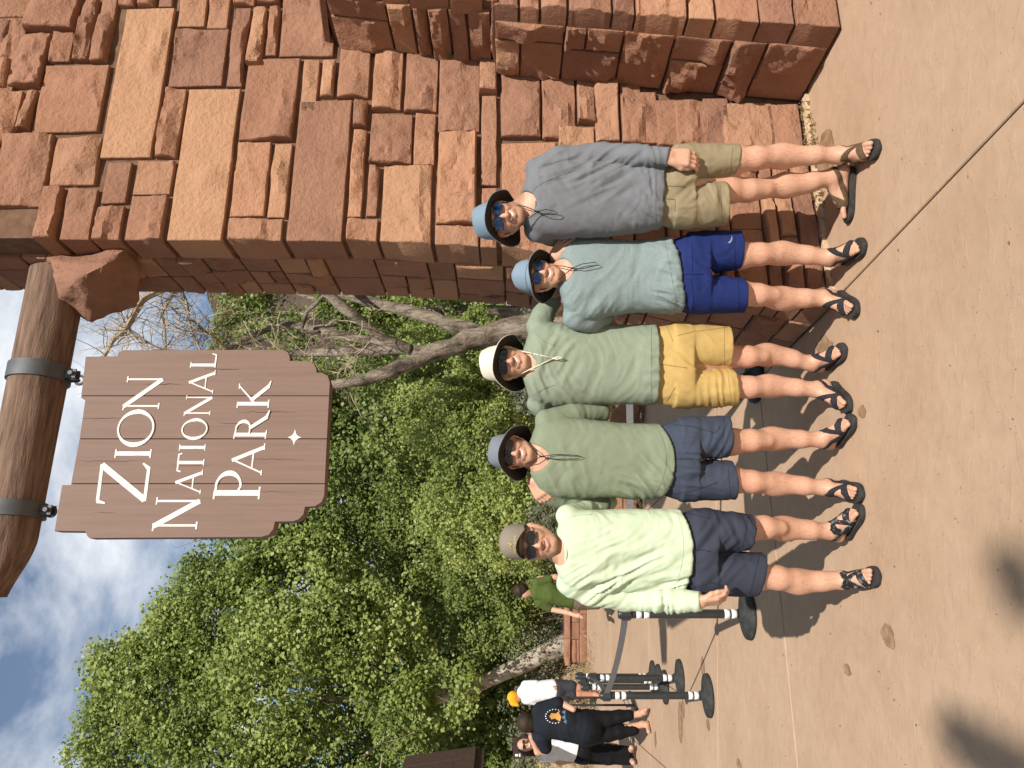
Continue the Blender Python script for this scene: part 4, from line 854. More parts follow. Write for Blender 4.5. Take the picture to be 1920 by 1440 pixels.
M_LENSB = mat('blue_mirror_lens', [(0.003, 0.006, 0.025), (0.006, 0.03, 0.12), (0.01, 0.06, 0.15)], 0.10, 55, spec=0.8, metal=0.45, stretch=(1, 1, 1))
SKIN_C = np.array((0.56, 0.322, 0.218)); LIP_C = np.array((0.50, 0.20, 0.16)); STUB_C = np.array((0.36, 0.21, 0.135)); HAIR_C = np.array((0.06, 0.035, 0.02))

def add_head(S, O, M, sc_=1.0, jw=1.0, nl=1.0):
    """O = point between the eyes, M = local->world"""
    A = np.array(M); f = lambda p: np.array(O) + A @ (np.array(p, float) * sc_)
    e = lambda c, r, k=0.015, sub=False: S.ell(f(c), np.array(r) * sc_, A, k, sub)
    c = lambda a, b, ra, rb, k=0.008, sub=False: S.cone(f(a), f(b), ra * sc_, rb * sc_, k, sub)
    e((0, -.088, .020), (.073, .093, .082)); e((0, -.050, -.028), (.065 * (.5 + .5 * jw), .062, .068), .02); e((0, -.052, -.066), (.057 * jw, .058, .050), .02)
    e((0, -.010, -.104), (.024, .022, .018), .025)
    for q in (-1, 1):
        e((q * .036, -.014, -.036), (.024, .021, .023), .018); c((q * .060, -.075, -.055), (q * .022, -.012, -.106), .016, .014, .02)
        e((q * .076, -.080, -.014), (.010, .021, .033), .006); e((q * .082, -.088, .002), (.008, .016, .018), .006)
        e((q * .031, .016, .002), (.017, .010, .012), .012, True)
    c((-.036, .004, .024), (.036, .004, .024), .011, .011, .014)
    c((0, .008, .006), (0, .030 * nl, -.040 * nl), .0085, .0125, .010)
    for q in (-1, 1): e((q * .0135, .020, -.044), (.0085, .011, .008), .006); e((q * .007, .024, -.0525), (.0035, .004, .003), .003, True)
    e((0, .003, -.070), (.030, .014, .019), .012)
    for q in (-1, 1):
        c((0, .021, -.0665), (q * .029, .006, -.0580), .0056, .0036, .003, True)      # open smiling mouth
        c((q * .022, .010, -.046), (q * .036, -.004, -.068), .0028, .0028, .006, True)  # fold beside the mouth
        c((0, .0165, -.0820), (q * .020, .0085, -.0750), .0060, .0040, .005)           # lower lip
        c((q * .004, .0185, -.0610), (q * .018, .0130, -.0585), .0042, .0028, .004)
def teeth(par, O, M, sc_=1.0):
    A = np.array(M); n = 12; V = []
    for j in range(n + 1):
        x = -.026 + .052 * j / n; zt = -.0600 + .0060 * (abs(x) / .026) ** 2 * 0.7; zb = zt - .0120 * (1 - (abs(x) / .0275) ** 2) - .001
        for z, dy in ((zt, 0), ((zt + zb) / 2, .001), (zb, 0)): V.append(np.array(O) + A @ (np.array((x, .0172 + dy - 8.0 * x * x * 1.6, z)) * sc_))
    f = [(3 * j + k, 3 * j + 3 + k, 3 * j + 4 + k, 3 * j + 1 + k) for j in range(n) for k in (0, 1)]
    return mesh_obj('teeth', V, f, M_TEETH, par)
def shades(par, O, M, lens, sc_=1.0, w=.029, h=.0205, wrap=5.0):
    A = np.array(M); T_ = lambda p: Vector((np.array(O) + A @ (np.array(p) * sc_)).tolist())
    sf = lambda x: .030 - wrap * x * x
    fr = MB(); root = None; lensV = []
    for q in (-1, 1):
        pts = []
        for j in range(21):
            a = 2 * math.pi * j / 20; ca, sa = math.cos(a), math.sin(a); k = (abs(ca) ** 3.2 + abs(sa) ** 3.2) ** (-1 / 3.2)
            x = q * .0335 + w * ca * k; z = -.004 + h * sa * k * (0.86 if sa * 1 < 0 and ca * q < 0 else 1.0); pts.append((x, sf(x), z))
        fr.tube([T_(p) for p in pts], 0.0024 * sc_, 5, cap=False); lensV.append(pts[:-1])
        x0 = q * (.0335 + w); fr.tube([T_((x0, sf(x0), .006)), T_((q * .074, -.012, .008)), T_((q * .077, -.050, .008))], [.0042, .0035, .0026], 5)
    fr.tube([T_((-.008, .032, .004)), T_((0, .034, .007)), T_((.008, .032, .004))], .0026, 5)
    root = fr.build('sunglasses', M_BLACKPL, par, smooth=True)
    for pts in lensV:
        n = len(pts); cx = sum(p[0] for p in pts) / n; cz = sum(p[2] for p in pts) / n; V = []; f = []
        for rr in (1.0, 0.66, 0.33):
            for p in pts:
                x = cx + (p[0] - cx) * rr; z = cz + (p[2] - cz) * rr; V.append(T_((x, sf(x) + .0008, z)))
        V.append(T_((cx, sf(cx) + .0008, cz)))
        for r in range(2): f += [(r * n + k, r * n + (k + 1) % n, (r + 1) * n + (k + 1) % n, (r + 1) * n + k) for k in range(n)]
        f += [(2 * n + k, 2 * n + (k + 1) % n, 3 * n) for k in range(n)]
        mesh_obj('lens', V, f, lens, root)
    return root
def bucket_hat(par, O, M, top_m, under_m, sc_=1.0, back=22, brim=.062, front=.070, hc=.132, rx=.092, ry=.108, droop=0.5, side=.42, point=0.0, edge_m=None, seed=0):
    """brim plane tipped backwards by `back` degrees; O = point between the eyes; front = height of the front brim edge above the eyes"""
    A = np.array(M); rg = np.random.default_rng(seed); tb = R_(back)
    cy = -.086; base_c = np.array((0, cy, front - math.sin(tb) * (ry + brim) - .010))
    Rt = np.array(((1, 0, 0), (0, math.cos(tb), -math.sin(tb)), (0, math.sin(tb), math.cos(tb))))       # +y (front) goes up
    def T_(p): return np.array(O) + A @ ((base_c + Rt @ np.array(p, float)) * sc_)
    n = 44; V = []; F_ = []
    prof = [(1.0, 0.0), (0.99, .25), (0.96, .47), (0.905, .67), (0.79, .85), (0.56, .965), (0.27, 1.0)]
    for r, z in prof:
        for j in range(n):
            a = 2 * math.pi * j / n; wob = 1 + 0.018 * math.sin(3 * a + z * 5 + seed) * z + 0.014 * math.sin(7 * a + seed * 2) * z
            V.append(T_((rx * r * wob * math.cos(a), ry * r * wob * math.sin(a), hc * z * (1 + 0.03 * math.sin(2 * a + seed)))))
    V.append(T_((0, 0, hc * .99))); m = len(prof)
    for i in range(m - 1): F_ += [(i * n + j, i * n + (j + 1) % n, (i + 1) * n + (j + 1) % n, (i + 1) * n + j) for j in range(n)]
    F_ += [((m - 1) * n + j, (m - 1) * n + (j + 1) % n, m * n) for j in range(n)]
    root = mesh_obj('hat', V, F_, top_m, par)
    for z in (.22, .55):        # stitched seams
        mb = MB(); pr = [T_((rx * 1.0 * (1.006 if z < .5 else .975) * math.cos(2 * math.pi * j / n), ry * (1.006 if z < .5 else .975) * math.sin(2 * math.pi * j / n), hc * z)) for j in range(n + 1)]
        mb.tube(pr, .0012, 4, cap=False)
        if z < .5: mb.build('seam', top_m, root, smooth=True)
    def brim_pt(a, t, dz=0):
        ca, sa = math.cos(a), math.sin(a); ext = brim * t * (1 + point * max(0, -sa) ** 4) * (1 - side * abs(ca) ** 1.5)
        z = -droop * ext * (0.55 + 0.75 * abs(ca) ** 2) - 0.010 * t * math.sin(2 * a + seed) - 0.004 * t * math.sin(5 * a + seed)
        if sa > 0: z += 0.012 * t * sa
        return T_(((rx + ext) * ca, (ry + ext * (1.0 if sa > 0 else 1.1)) * sa, z + dz))
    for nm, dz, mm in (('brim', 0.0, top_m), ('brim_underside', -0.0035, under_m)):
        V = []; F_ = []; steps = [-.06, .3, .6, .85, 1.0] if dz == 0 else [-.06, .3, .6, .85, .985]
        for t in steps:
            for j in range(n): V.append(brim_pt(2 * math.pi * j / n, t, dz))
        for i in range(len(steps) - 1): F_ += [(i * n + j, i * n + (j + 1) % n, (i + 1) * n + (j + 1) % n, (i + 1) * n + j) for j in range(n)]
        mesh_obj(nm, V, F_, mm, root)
    mb = MB(); mb.tube([brim_pt(2 * math.pi * j / n, 1.0, -.0017) for j in range(n + 1)], .0024, 5, cap=False); mb.build('brim_edge', edge_m or top_m, root, smooth=True)
    return root, T_
def add_hand(S, wr, dr, nrm, side, curl=0.5, sc_=1.0, spread=1.0, thumb=(0.75, 0.55), tk=0.0):
    """wr wrist point, dr direction towards the knuckles, nrm back-of-hand normal, side = direction of the thumb"""
    d = Vector(dr).normalized(); n = Vector(nrm); n = (n - d * n.dot(d)).normalized(); s = d.cross(n)
    if s.dot(Vector(side)) < 0: s = -s
    w = Vector(wr); q = sc_
    for k, x in enumerate((-.030, -.010, .010, .030)):
        S.cone(w + s * x * .75 * q, w + d * .080 * q + s * x * 1.0 * q, .017 * q, .0145 * q, .012)
    lens = (.062, .078, .084, .076)
    for k, x in enumerate((-.031, -.0105, .0105, .031)):       # little finger ... index finger (towards the thumb)
        p = w + d * .082 * q + s * x * spread * q; a = 0.0; L_ = lens[k] * q; pts = [p]
        for j, fr in enumerate((.46, .31, .23)):
            a += curl * (0.75 if j == 0 else 1.0) * (1 + 0.1 * (1.5 - k) * 0.3)
            p = p + (d * math.cos(a) - n * math.sin(a) + s * x * 0.12 * spread / .03 * .3) * L_ * fr; pts.append(p)
        S.chain(pts, [.0095 * q, .0088 * q, .0080 * q, .0068 * q], .004)
    p0 = w + d * .022 * q + s * .026 * q; p1 = p0 + (d * thumb[0] + s * thumb[1] - n * .35).normalized() * .042 * q; p2 = p1 + (d * 0.95 + s * (0.15 - tk) - n * .25).normalized() * .032 * q; p3 = p2 + (d * 0.95 - s * (0.1 + tk) - n * .3).normalized() * .026 * q
    S.chain([p0, p1, p2, p3], [.017 * q, .0125 * q, .0108 * q, .0085 * q], .008)
    return p3
def add_foot(S, ank, toe, sc_=1.0):
    """ank: ankle joint (about 0.10 above the sole), toe: front of the sole on the ground"""
    a = Vector(ank); t = Vector((toe[0], toe[1], 0)); d = Vector((t.x - a.x, t.y - a.y, 0)); d = d.normalized(); s = Vector((d.y, -d.x, 0)); q = sc_
    b = Vector((a.x, a.y, 0)); B0 = .028  # sole thickness
    L_ = min(0.235, max(0.17, (t - b).length)) ; heel = b - d * .035
    S.cone(heel + Vector((0, 0, B0 + .034)), a - d * .012, .031 * q, .034 * q, .02)
    S.cone(a + d * .01, b + d * (L_ * .55) + Vector((0, 0, B0 + .040)), .033 * q, .026 * q, .03)
    S.cone(heel + Vector((0, 0, B0 + .028)), b + d * (L_ * .66) + Vector((0, 0, B0 + .020)), .030 * q, .022 * q, .02)
    for x in (-.022, 0, .022): S.cone(b + d * (L_ * .25) + s * x * .7 + Vector((0, 0, B0 + .030)), b + d * (L_ * .72) + s * x + Vector((0, 0, B0 + .017)), .021 * q, .0165 * q, .018)
    return dict(b=b, d=d, s=s, L=L_, B0=B0, heel=heel, a=a, q=q)
def add_toes(S, ft, big):
    """big = +1 / -1: side (along s) of the big toe"""
    b, d, s, L_, B0, q = (ft[k] for k in ('b', 'd', 's', 'L', 'B0', 'q'))
    for k, (x, r, l) in enumerate(((.030, .0125, .050), (.0105, .0092, .046), (-.0065, .0088, .039), (-.0225, .0084, .031), (-.0375, .0080, .022))):
        p = b + d * (L_ * .74 - max(0, k - 1) * .007) + s * x * big * 0.95; z = B0 + r + .002
        S.chain([p + Vector((0, 0, z + .006)), p + d * l * .5 * q + Vector((0, 0, z + .006)), p + d * l * q + Vector((0, 0, z - .001))], [r * 1.05, r, r * 1.02], .0035)
def sandal(par, ft, big, mstrap, style=0):
    b, d, s, L_, B0, heel, a = (ft[k] for k in ('b', 'd', 's', 'L', 'B0', 'heel', 'a'))
    # sole outline
    out = []; total = L_ + .035 + .045; n = 30
    for j in range(n):
        u = 2 * math.pi * j / n; y = 0.5 - 0.5 * math.cos(u); yy = -0.045 - .012 + y * (total + .012)
        wdt = np.interp(y, [0, .05, .15, .4, .62, .8, .92, 1], [0.004, .024, .036, .036, .046, .050, .038, .006]); sd = 1 if j <= n / 2 else -1
        out.append(b + d * yy + s * (wdt * sd + big * .006 * y))
    mb = MB(); V = []
    for z, k in ((0.002, 0.985), (.014, 1.03), (.026, 1.0), (.0265, 0.93)):
        c = sum(out, Vector()) / n; V += [c + (p - c) * k + Vector((0, 0, z)) for p in out]
    f = [(i * n + j, i * n + (j + 1) % n, (i + 1) * n + (j + 1) % n, (i + 1) * n + j) for i in range(3) for j in range(n)] + [tuple(range(n - 1, -1, -1)), tuple(3 * n + j for j in range(n))]
    mb.add(V, f); root = mb.build('sandal', M_SOLE, par, smooth=True); autosmooth(root, 50)
    # straps: the foot's own surface grown by 4 mm and cut by slabs
    lo = np.array(b) - .2; hi = np.array(b) + .24; lo[2] = 0.012; hi[2] = .20; h = .0042
    S = SDF(*[np.arange(l, u, h, dtype=np.float32) for l, u in zip(lo, hi)]); add_foot(S, a, (b + d * L_), ft['q'])
    S.cone(a, a + Vector((0, 0, .12)), .036 * ft['q'], .034 * ft['q'], .02)
    X, Y, Z = S.P((slice(None),) * 3); base = S.d - .0055; res = np.full_like(S.d, .2)
    def slab(p0, nrm, half, lim=None):
        nrm = Vector(nrm).normalized(); w = np.abs((X - p0.x) * nrm.x + (Y - p0.y) * nrm.y + (Z - p0.z) * nrm.z) - half
        return np.maximum(base, w)
    z0 = Vector((0, 0, .05))
    res = np.minimum(res, slab(b + d * (L_ * .70), d * 1.0 + s * big * .28 + Vector((0, 0, -.15)), .0125))         # toe strap
    res = np.minimum(res, slab(b + d * (L_ * .46) + z0, d * .72 - s * big * .70, .0115))                           # diagonal
    if style: res = np.minimum(res, slab(b + d * (L_ * .40) + z0, d * .80 + s * big * .60, .0095))
    res = np.minimum(res, slab(a + Vector((0, 0, -.018)), d * 0.42 + Vector((0, 0, 0.9)), .0125))                    # heel / ankle strap
    S.d = res; V, Q = S.mesh(); fast_mesh('straps', V, Q, mstrap, root)
    # buckle
    bk = a - s * big * .040 + Vector((0, 0, -.020)); MB().box(bk, (.012, .026, .018), Matrix((s, d, Vector((0, 0, 1)))).transposed()).build('buckle', M_BLACKPL, root)
    return root
def wrinkle(V, Q, seed, amp=0.006, fx=9, fy=9, fz=22, folds=(), fine=0.0014):
    N_ = vnormals(V, Q); P = V * np.array((fx, fy, fz)) + seed * 3.7
    w = np.stack([fbm(V * 4 + seed, 2), fbm(V * 4 + seed + 11, 2), fbm(V * 4 + seed + 23, 2)], 1) - 0.5
    r = 1 - np.abs(fbm(P + w * 5, 2) - 0.5) * 4; r2 = fbm(V * np.array((26, 26, 30)) + seed, 2) - 0.5
    dsp = amp * 0.6 * (np.clip(r, -1, 1) - 0.3) + fine * r2 * 2
    for fx_, fz_, ang, fa, fl, am, rx, rz in folds:      # bundles of creases running along one direction
        c, s_ = math.cos(R_(ang)), math.sin(R_(ang)); dx, dz = V[:, 0] - fx_, V[:, 2] - fz_
        al, ac = dx * c + dz * s_, -dx * s_ + dz * c
        rd = 1 - np.abs(fbm(np.stack([ac * fa + w[:, 0] * 1.6, al * fl, V[:, 1] * 2], 1) + seed * 5.1, 2) - 0.5) * 4.5
        dsp += 2.1 * am * (np.clip(rd, -1, 1) - .2) * np.exp(-(dx / rx) ** 2 - (dz / rz) ** 2)
    return (V + N_ * dsp[:, None]).astype(np.float32)
def build_man(sp):
    D = sp['D']; base = Vector(((720 - sp['mid']) / F * D, D, 0)); P = thing('person', sp['label'], 'person', base, 'five men posing in a row under the sign')
    X = lambda y, d=D: (720 - y) / F * d
    Zp = lambda p, d=D: H - (p - 960) / F * d
    Wp = lambda q: Vector(W(q[0], q[1], q[2]))
    lev = lambda p, yr, yl, hd, dy=0.0: (Zp(p), X(yl), X(yr), D + dy, hd)
    tor = [lev(*q) for q in sp['torso']]
    hs = sp['head']; O = Wp((hs['eye'][0], hs['eye'][1], hs['d'])); M = frame(hs.get('roll', 0), hs.get('pitch', 6), hs.get('yaw', 0)); sc_ = hs['s']
    A = np.array(M); hl = lambda p: Vector((np.array(O) + A @ (np.array(p, float) * sc_)).tolist())
    # ---------- grid
    pts = [O + Vector((0, 0, .14)), O]
    for a in sp['arms']: pts += [Wp(q[:3]) for q in a['pts']]
    feet = []
    for lg in sp['legs']:
        an = GR(*lg['ankle'], z=0.105); to = GR(*lg['toe']); feet.append((an, to)); pts += [an, to, Vector((an.x, an.y, 0))]
    for q in tor: pts += [Vector((q[1], q[3], q[0])), Vector((q[2], q[3], q[0]))]
    lo = np.array(pts).min(0) - .13; hi = np.array(pts).max(0) + .13; lo[2] = 0.02; hi[2] = O.z + .17
    zsp = [(0.0, 0.11), (O.z - .15, O.z + .06)]
    for a in sp['arms']:
        if 'hand' in a: w = Wp(a['pts'][-1][:3]); zsp.append((w.z - .17, w.z + .13))
    S = SDF(np.arange(lo[0], hi[0], .0048, dtype=np.float32), np.arange(lo[1], hi[1], .0050, dtype=np.float32), axis_grid(lo[2], hi[2], .009, .0038, zsp))
    # ---------- body
    nb = Wp((sp['neck'][0], sp['neck'][1], D + .005))
    S.loft([(z, x0 + .022, x1 - .022, yc, hd - .022) for z, x0, x1, yc, hd in tor], .02)
    S.cone(hl((0, -.088, -.055)), nb + Vector((0, .0, 0.0)), .055 * sc_, .060, .03)
    S.cone(nb + Vector((0, 0, -.02)), nb + Vector((0, 0, -.12)), .062, .08, .05)
    add_head(S, O, M, sc_, sp.get('jw', 1.0), sp.get('nl', 1.0))
    legs = sp['legs']; pel = Vector(((X(sp['pelvis'][1]) + X(sp['pelvis'][2])) / 2, D, Zp(sp['pelvis'][0])))
    S.cone(nb + Vector((0, 0, -.3)), pel, .075, .085, .05)
    fts = []
    for lg, (an, to) in zip(legs, feet):
        kd = lg.get('kd', (D - .02) * .55 + an.y * .45); kn = Wp((*lg['knee'], kd)); cf = Wp((*lg['calf'], kd * .5 + an.y * .5 + .012)); k_ = lg.get('k', 1.0)
        hp = pel + Vector(((kn.x - pel.x) * .75, 0, -.02))
        S.chain([hp, kn + (hp - kn) * .25, kn + Vector((0, -.004, 0))], [.085, .064 * k_, .053 * k_], .03)
        S.ell(kn + Vector((0, -.030, -.004)), (.032, .022, .036), None, .03)
        S.cone(kn + Vector((0, -.022, -.035)), kn + Vector((0, -.012, -.095)), .026, .026, .04)
        S.chain([kn + Vector((0, .004, -.02)), cf + Vector((0, .010, .02)), cf + (an - cf) * .55, an + Vector((0, 0, .025)), an], [.048 * k_, .0475 * k_, .0365 * k_, .0295, .031], .045)
        S.ell(cf + Vector((0, .022, .0)), (.043 * k_, .036, .11), None, .05)
        for q in (-1, 1): S.ell(an + Vector((q * .030, 0.002, .0)), (.012, .014, .014), None, .012)
        ft = add_foot(S, an, to, 1.0); s_in = 1 if (ft['s'].x * (pel.x - an.x)) > 0 else -1
        add_toes(S, ft, lg.get('big', s_in)); ft['big'] = lg.get('big', s_in); fts.append(ft)
    for a in sp['arms']:
        q = a['pts']; S.chain([Wp(p[:3]) for p in q], [max(.026, p[3] - .012) for p in q], .02)
        if 'hand' in a:
            h = a['hand']; add_hand(S, Wp(q[-1][:3]), h['dir'], h['n'], h['side'], h.get('curl', .5), h.get('s', 1.0), h.get('spread', 1.0), h.get('thumb', (0.75, 0.55)), h.get('tk', 0.0))
    V, Q = S.mesh()
    # ---------- skin colouring (lips, stubble, brows, hair, redder knees)
    L_ = ((V - np.array(O)) @ A) / sc_; x, y, z = L_.T; col = np.tile(SKIN_C * np.array(sp.get('skin', (1, 1, 1))), (len(V), 1))
    n1 = fbm(V * 60, 2)[:, None]
    def blend(m, c): 
        nonlocal col
        col = col * (1 - m[:, None]) + np.asarray(c) * m[:, None]
    hd = (z > -.16) & (z < .2) & (np.abs(x) < .12) & (y > -.2)
    ck = np.exp(-(((np.abs(x) - .037) / .018) ** 2 + ((z + .036) / .017) ** 2)) * hd * (y > -.04); blend(.35 * ck, (0.62, 0.27, 0.20))
    ns = np.exp(-((x / .014) ** 2 + ((z + .04) / .016) ** 2)) * hd * (y > .005); blend(.3 * ns, (0.62, 0.26, 0.19))
    st = np.clip((-.052 - z) / .02, 0, 1) * hd * (z > -.13) * (y > -.085) + 0.9 * np.exp(-(((np.abs(x) - .055) / .014) ** 2)) * hd * (z < -.02) * (z > -.1) * (y > -.085)
    blend(np.clip(st, 0, 1) * sp.get('stubble', .25) * (0.7 + 0.6 * n1[:, 0]), STUB_C)
    lipz = -.0665 + 0.0065 * (np.abs(x) / .024) ** 2
    lp = (np.abs(x) < .026) * hd * (y > -.005) * np.exp(-((z - lipz + .0075) / .0055) ** 2); blend(np.clip(lp, 0, 1) * .75, LIP_C)
    up = (np.abs(x) < .022) * hd * (y > -.005) * np.exp(-((z - lipz - .0055) / .003) ** 2); blend(np.clip(up, 0, 1) * .45, LIP_C)
    mo = (np.abs(x) < .027) * hd * (y > .0) * (np.abs(z - lipz) < .0042); blend(mo * (.9 if sp.get('smile', True) else .45), (0.10, 0.03, 0.025))
    br = hd * (y > -.02) * np.exp(-((z - .026) / .0055) ** 2) * (np.abs(np.abs(x) - .030) < .020); blend(br * .8, sp.get('hair', HAIR_C))
    hr = hd * ((y < -.07) & (z > -.035) | (y < -.10) & (z > -.06) | (z > .062)) * (np.abs(x) < .0795); blend(hr * .92, sp.get('hair', HAIR_C))
    lgm = (V[:, 2] < .62) & (V[:, 2] > .12) & (np.abs(V[:, 1] - D) < .45)
    hair = np.clip((fbm(V * np.array((230, 230, 45)), 2) - .56) * 5, 0, 1) * lgm * sp.get('leghair', .5); blend(hair * .6, (0.22, 0.12, 0.07))
    kn_ = np.zeros(len(V))
    for lg in legs:
        kp = np.array(Wp((*lg['knee'], D - .05))); kn_ += np.exp(-(((V - kp) / .05) ** 2).sum(1))
    blend(np.clip(kn_, 0, 1) * .3, (0.62, 0.27, 0.19))
    for ft in fts:
        tp = np.array(ft['b'] + ft['d'] * (ft['L'] + .01)); blend(np.exp(-(((V - tp) / .035) ** 2).sum(1)) * .35, (0.66, 0.32, 0.25))
    body = fast_mesh('body', V, Q, M_SKIN, P, vcol=col)
    if sp.get('smile', True): teeth(P, O, M, sc_)
    # ---------- shirt
    pts = [Vector((q[1], q[3], q[0])) for q in tor] + [Vector((q[2], q[3], q[0])) for q in tor]
    for a in sp['arms']: pts += [Wp(p[:3]) for p in a['pts'][:a['sleeve']]]
    lo = np.array(pts).min(0) - .16; hi = np.array(pts).max(0) + .12
    S = SDF(*[np.arange(l, u, .0066, dtype=np.float32) for l, u in zip(lo, hi)])
    hem = sp['hem']; bot = lambda Xa: H - (hem(720 - Xa / D * F) - 960) / F * D
    zb = min(tor)[0]; tb_ = [(z, x0, x1, yc, hd + (.012 if z < zb + .14 else 0)) for z, x0, x1, yc, hd in tor]; S.loft([(zb - .06, *min(tb_)[1:])] + tb_, .02, bot=bot)
    for a in sp['arms']:
        q = a['pts'][:a['sleeve']]; S.chain([Wp(p[:3]) for p in q], [p[3] for p in q], .022)
        if a.get('cuff'):       # cut the sleeve square at the cuff
            p0, p1 = Wp(q[-2][:3]), Wp(q[-1][:3]); n_ = (p1 - p0).normalized(); XX, YY, ZZ = S.P((slice(None),) * 3)
            pl = (XX - p1.x) * n_.x + (YY - p1.y) * n_.y + (ZZ - p1.z) * n_.z; near = (XX - p1.x) ** 2 + (YY - p1.y) ** 2 + (ZZ - p1.z) ** 2 < .085 ** 2
            S.d = np.where(near, np.maximum(S.d, pl), S.d)
    cfz = Zp(sp['collar']); cr = sp.get('cr', .066)
    S.cone((nb.x, D - .135, cfz + .006 + .030), (nb.x, D + .05, nb.z + .03), cr * .62, cr * 1.02, .01, sub=True)
    S.cone((nb.x, D - .06, cfz + .05), (nb.x, D - .02, cfz + .22), cr * .95, cr, .01, sub=True)
    V, Q = S.mesh(); V = wrinkle(V, Q, sp['seed'], sp.get('wamp', .006), *sp.get('wf', (7, 7, 16)), folds=[(X(f_[1]), Zp(f_[0]), *f_[2:]) for f_ in sp.get('folds', [])])
    sh = fast_mesh('shirt', V, Q, sp['shirt'], P)
    mb = MB(); n = 30; pr = []
    for j in range(n + 1):
        a = 2 * math.pi * j / n; fz = (1 - math.sin(a)) / 2  # 1 at the front
        pr.append(Vector((nb.x + cr * 1.0 * math.cos(a), D - .004 + (cr * .95) * math.sin(a) * 1.0 - .018 * fz, nb.z + .012 - (nb.z + .012 - cfz) * fz ** 1.2)))
    mb.tube(pr, .0075, 6, cap=False); mb.build('collar', sp.get('collar_m', sp['shirt']), sh, smooth=True)
    # ---------- shorts
    so = sp['shorts']; rows = [lev(*q) for q in so['pelvis']]; pts = []; rows = [(z, x0 + e_, x1 - e_, yc, hd - e_) for (z, x0, x1, yc, hd), e_ in zip(rows, (.016, .012, 0, 0, 0))]
    for q in rows + [lev(*q) for l in so['legs'] for q in l]: pts += [Vector((q[1], q[3] - q[4], q[0])), Vector((q[2], q[3] + q[4], q[0]))]
    lo = np.array(pts).min(0) - .05; hi = np.array(pts).max(0) + .05
    S = SDF(*[np.arange(l, u, .0066, dtype=np.float32) for l, u in zip(lo, hi)])
    S.loft(rows, .02)
    for l, hm in zip(so['legs'], so['hems']):
        rw = sorted([lev(*q) for q in l]); rw = [(rw[0][0] - .05, *rw[0][1:])] + rw
        S.loft(rw, .016, ex=2.2, bot=lambda Xa, hm=hm: H - (np.interp(720 - Xa / D * F, [hm[0], hm[2]], [hm[1], hm[3]]) - 960) / F * D)
    V, Q = S.mesh(); V = wrinkle(V, Q, sp['seed'] + 5, so.get('wamp', .006), *so.get('wf', (12, 9, 9)), folds=[(X(f_[1]), Zp(f_[0]), *f_[2:]) for f_ in so.get('folds', [])])
    sho = fast_mesh('shorts', V, Q, so['mat'], P)
    # stitched hem lines, fly
    for hm in so['hems']:
        pass
    # ---------- sandals
    for ft in fts: sandal(P, ft, ft['big'], sp['strap'], sp.get('sstyle', 0))
    # ---------- glasses, hat, cord
    shades(P, O, M, sp['lens'], sc_, **sp.get('gl', {}))
    if 'hat' in sp:
        hk = dict(sp['hat']); bucket_hat(P, O, M, sc_=sc_, **hk)
    if 'cord' in sp:
        c = sp['cord']; kn = Wp((c['knot'][0], c['knot'][1], D - c.get('out', .135))); mb = MB()
        jl, jr = hl((-.074, -.060, -.035)), hl((.074, -.060, -.035)); ml, mr = hl((-.058, -.040, -.080)), hl((.058, -.040, -.080))
        r = c.get('r', .0022)
        mb.tube([hl((-.078, -.07, .03)), jl, ml, (ml + kn) / 2 + Vector((0, -.025, 0)), kn], r, 5); mb.tube([hl((.078, -.07, .03)), jr, mr, (mr + kn) / 2 + Vector((0, -.025, 0)), kn], r, 5)
        e = Wp((c['end'][0], c['end'][1], D - c.get('out', .135) - .012)); w = c.get('w', .012)
        mb.tube([kn, kn + (e - kn) * .4 + Vector((w, -.004, 0)), e + Vector((w * .7, 0, .01)), e + Vector((0, 0, -.006)), e + Vector((-w * .7, 0, .01)), kn + (e - kn) * .4 + Vector((-w, -.004, 0)), kn], r * .9, 5)
        mb.box(kn, (.008, .008, .014)); mb.build('chin_cord', c['mat'], P, smooth=True)
    return P, O, M, sc_
def C3(r, g, b): return (r, g, b)
HEMF = lambda a, b, c=0, m=0, hw=1: (lambda y: a + b * 0)
specs = []
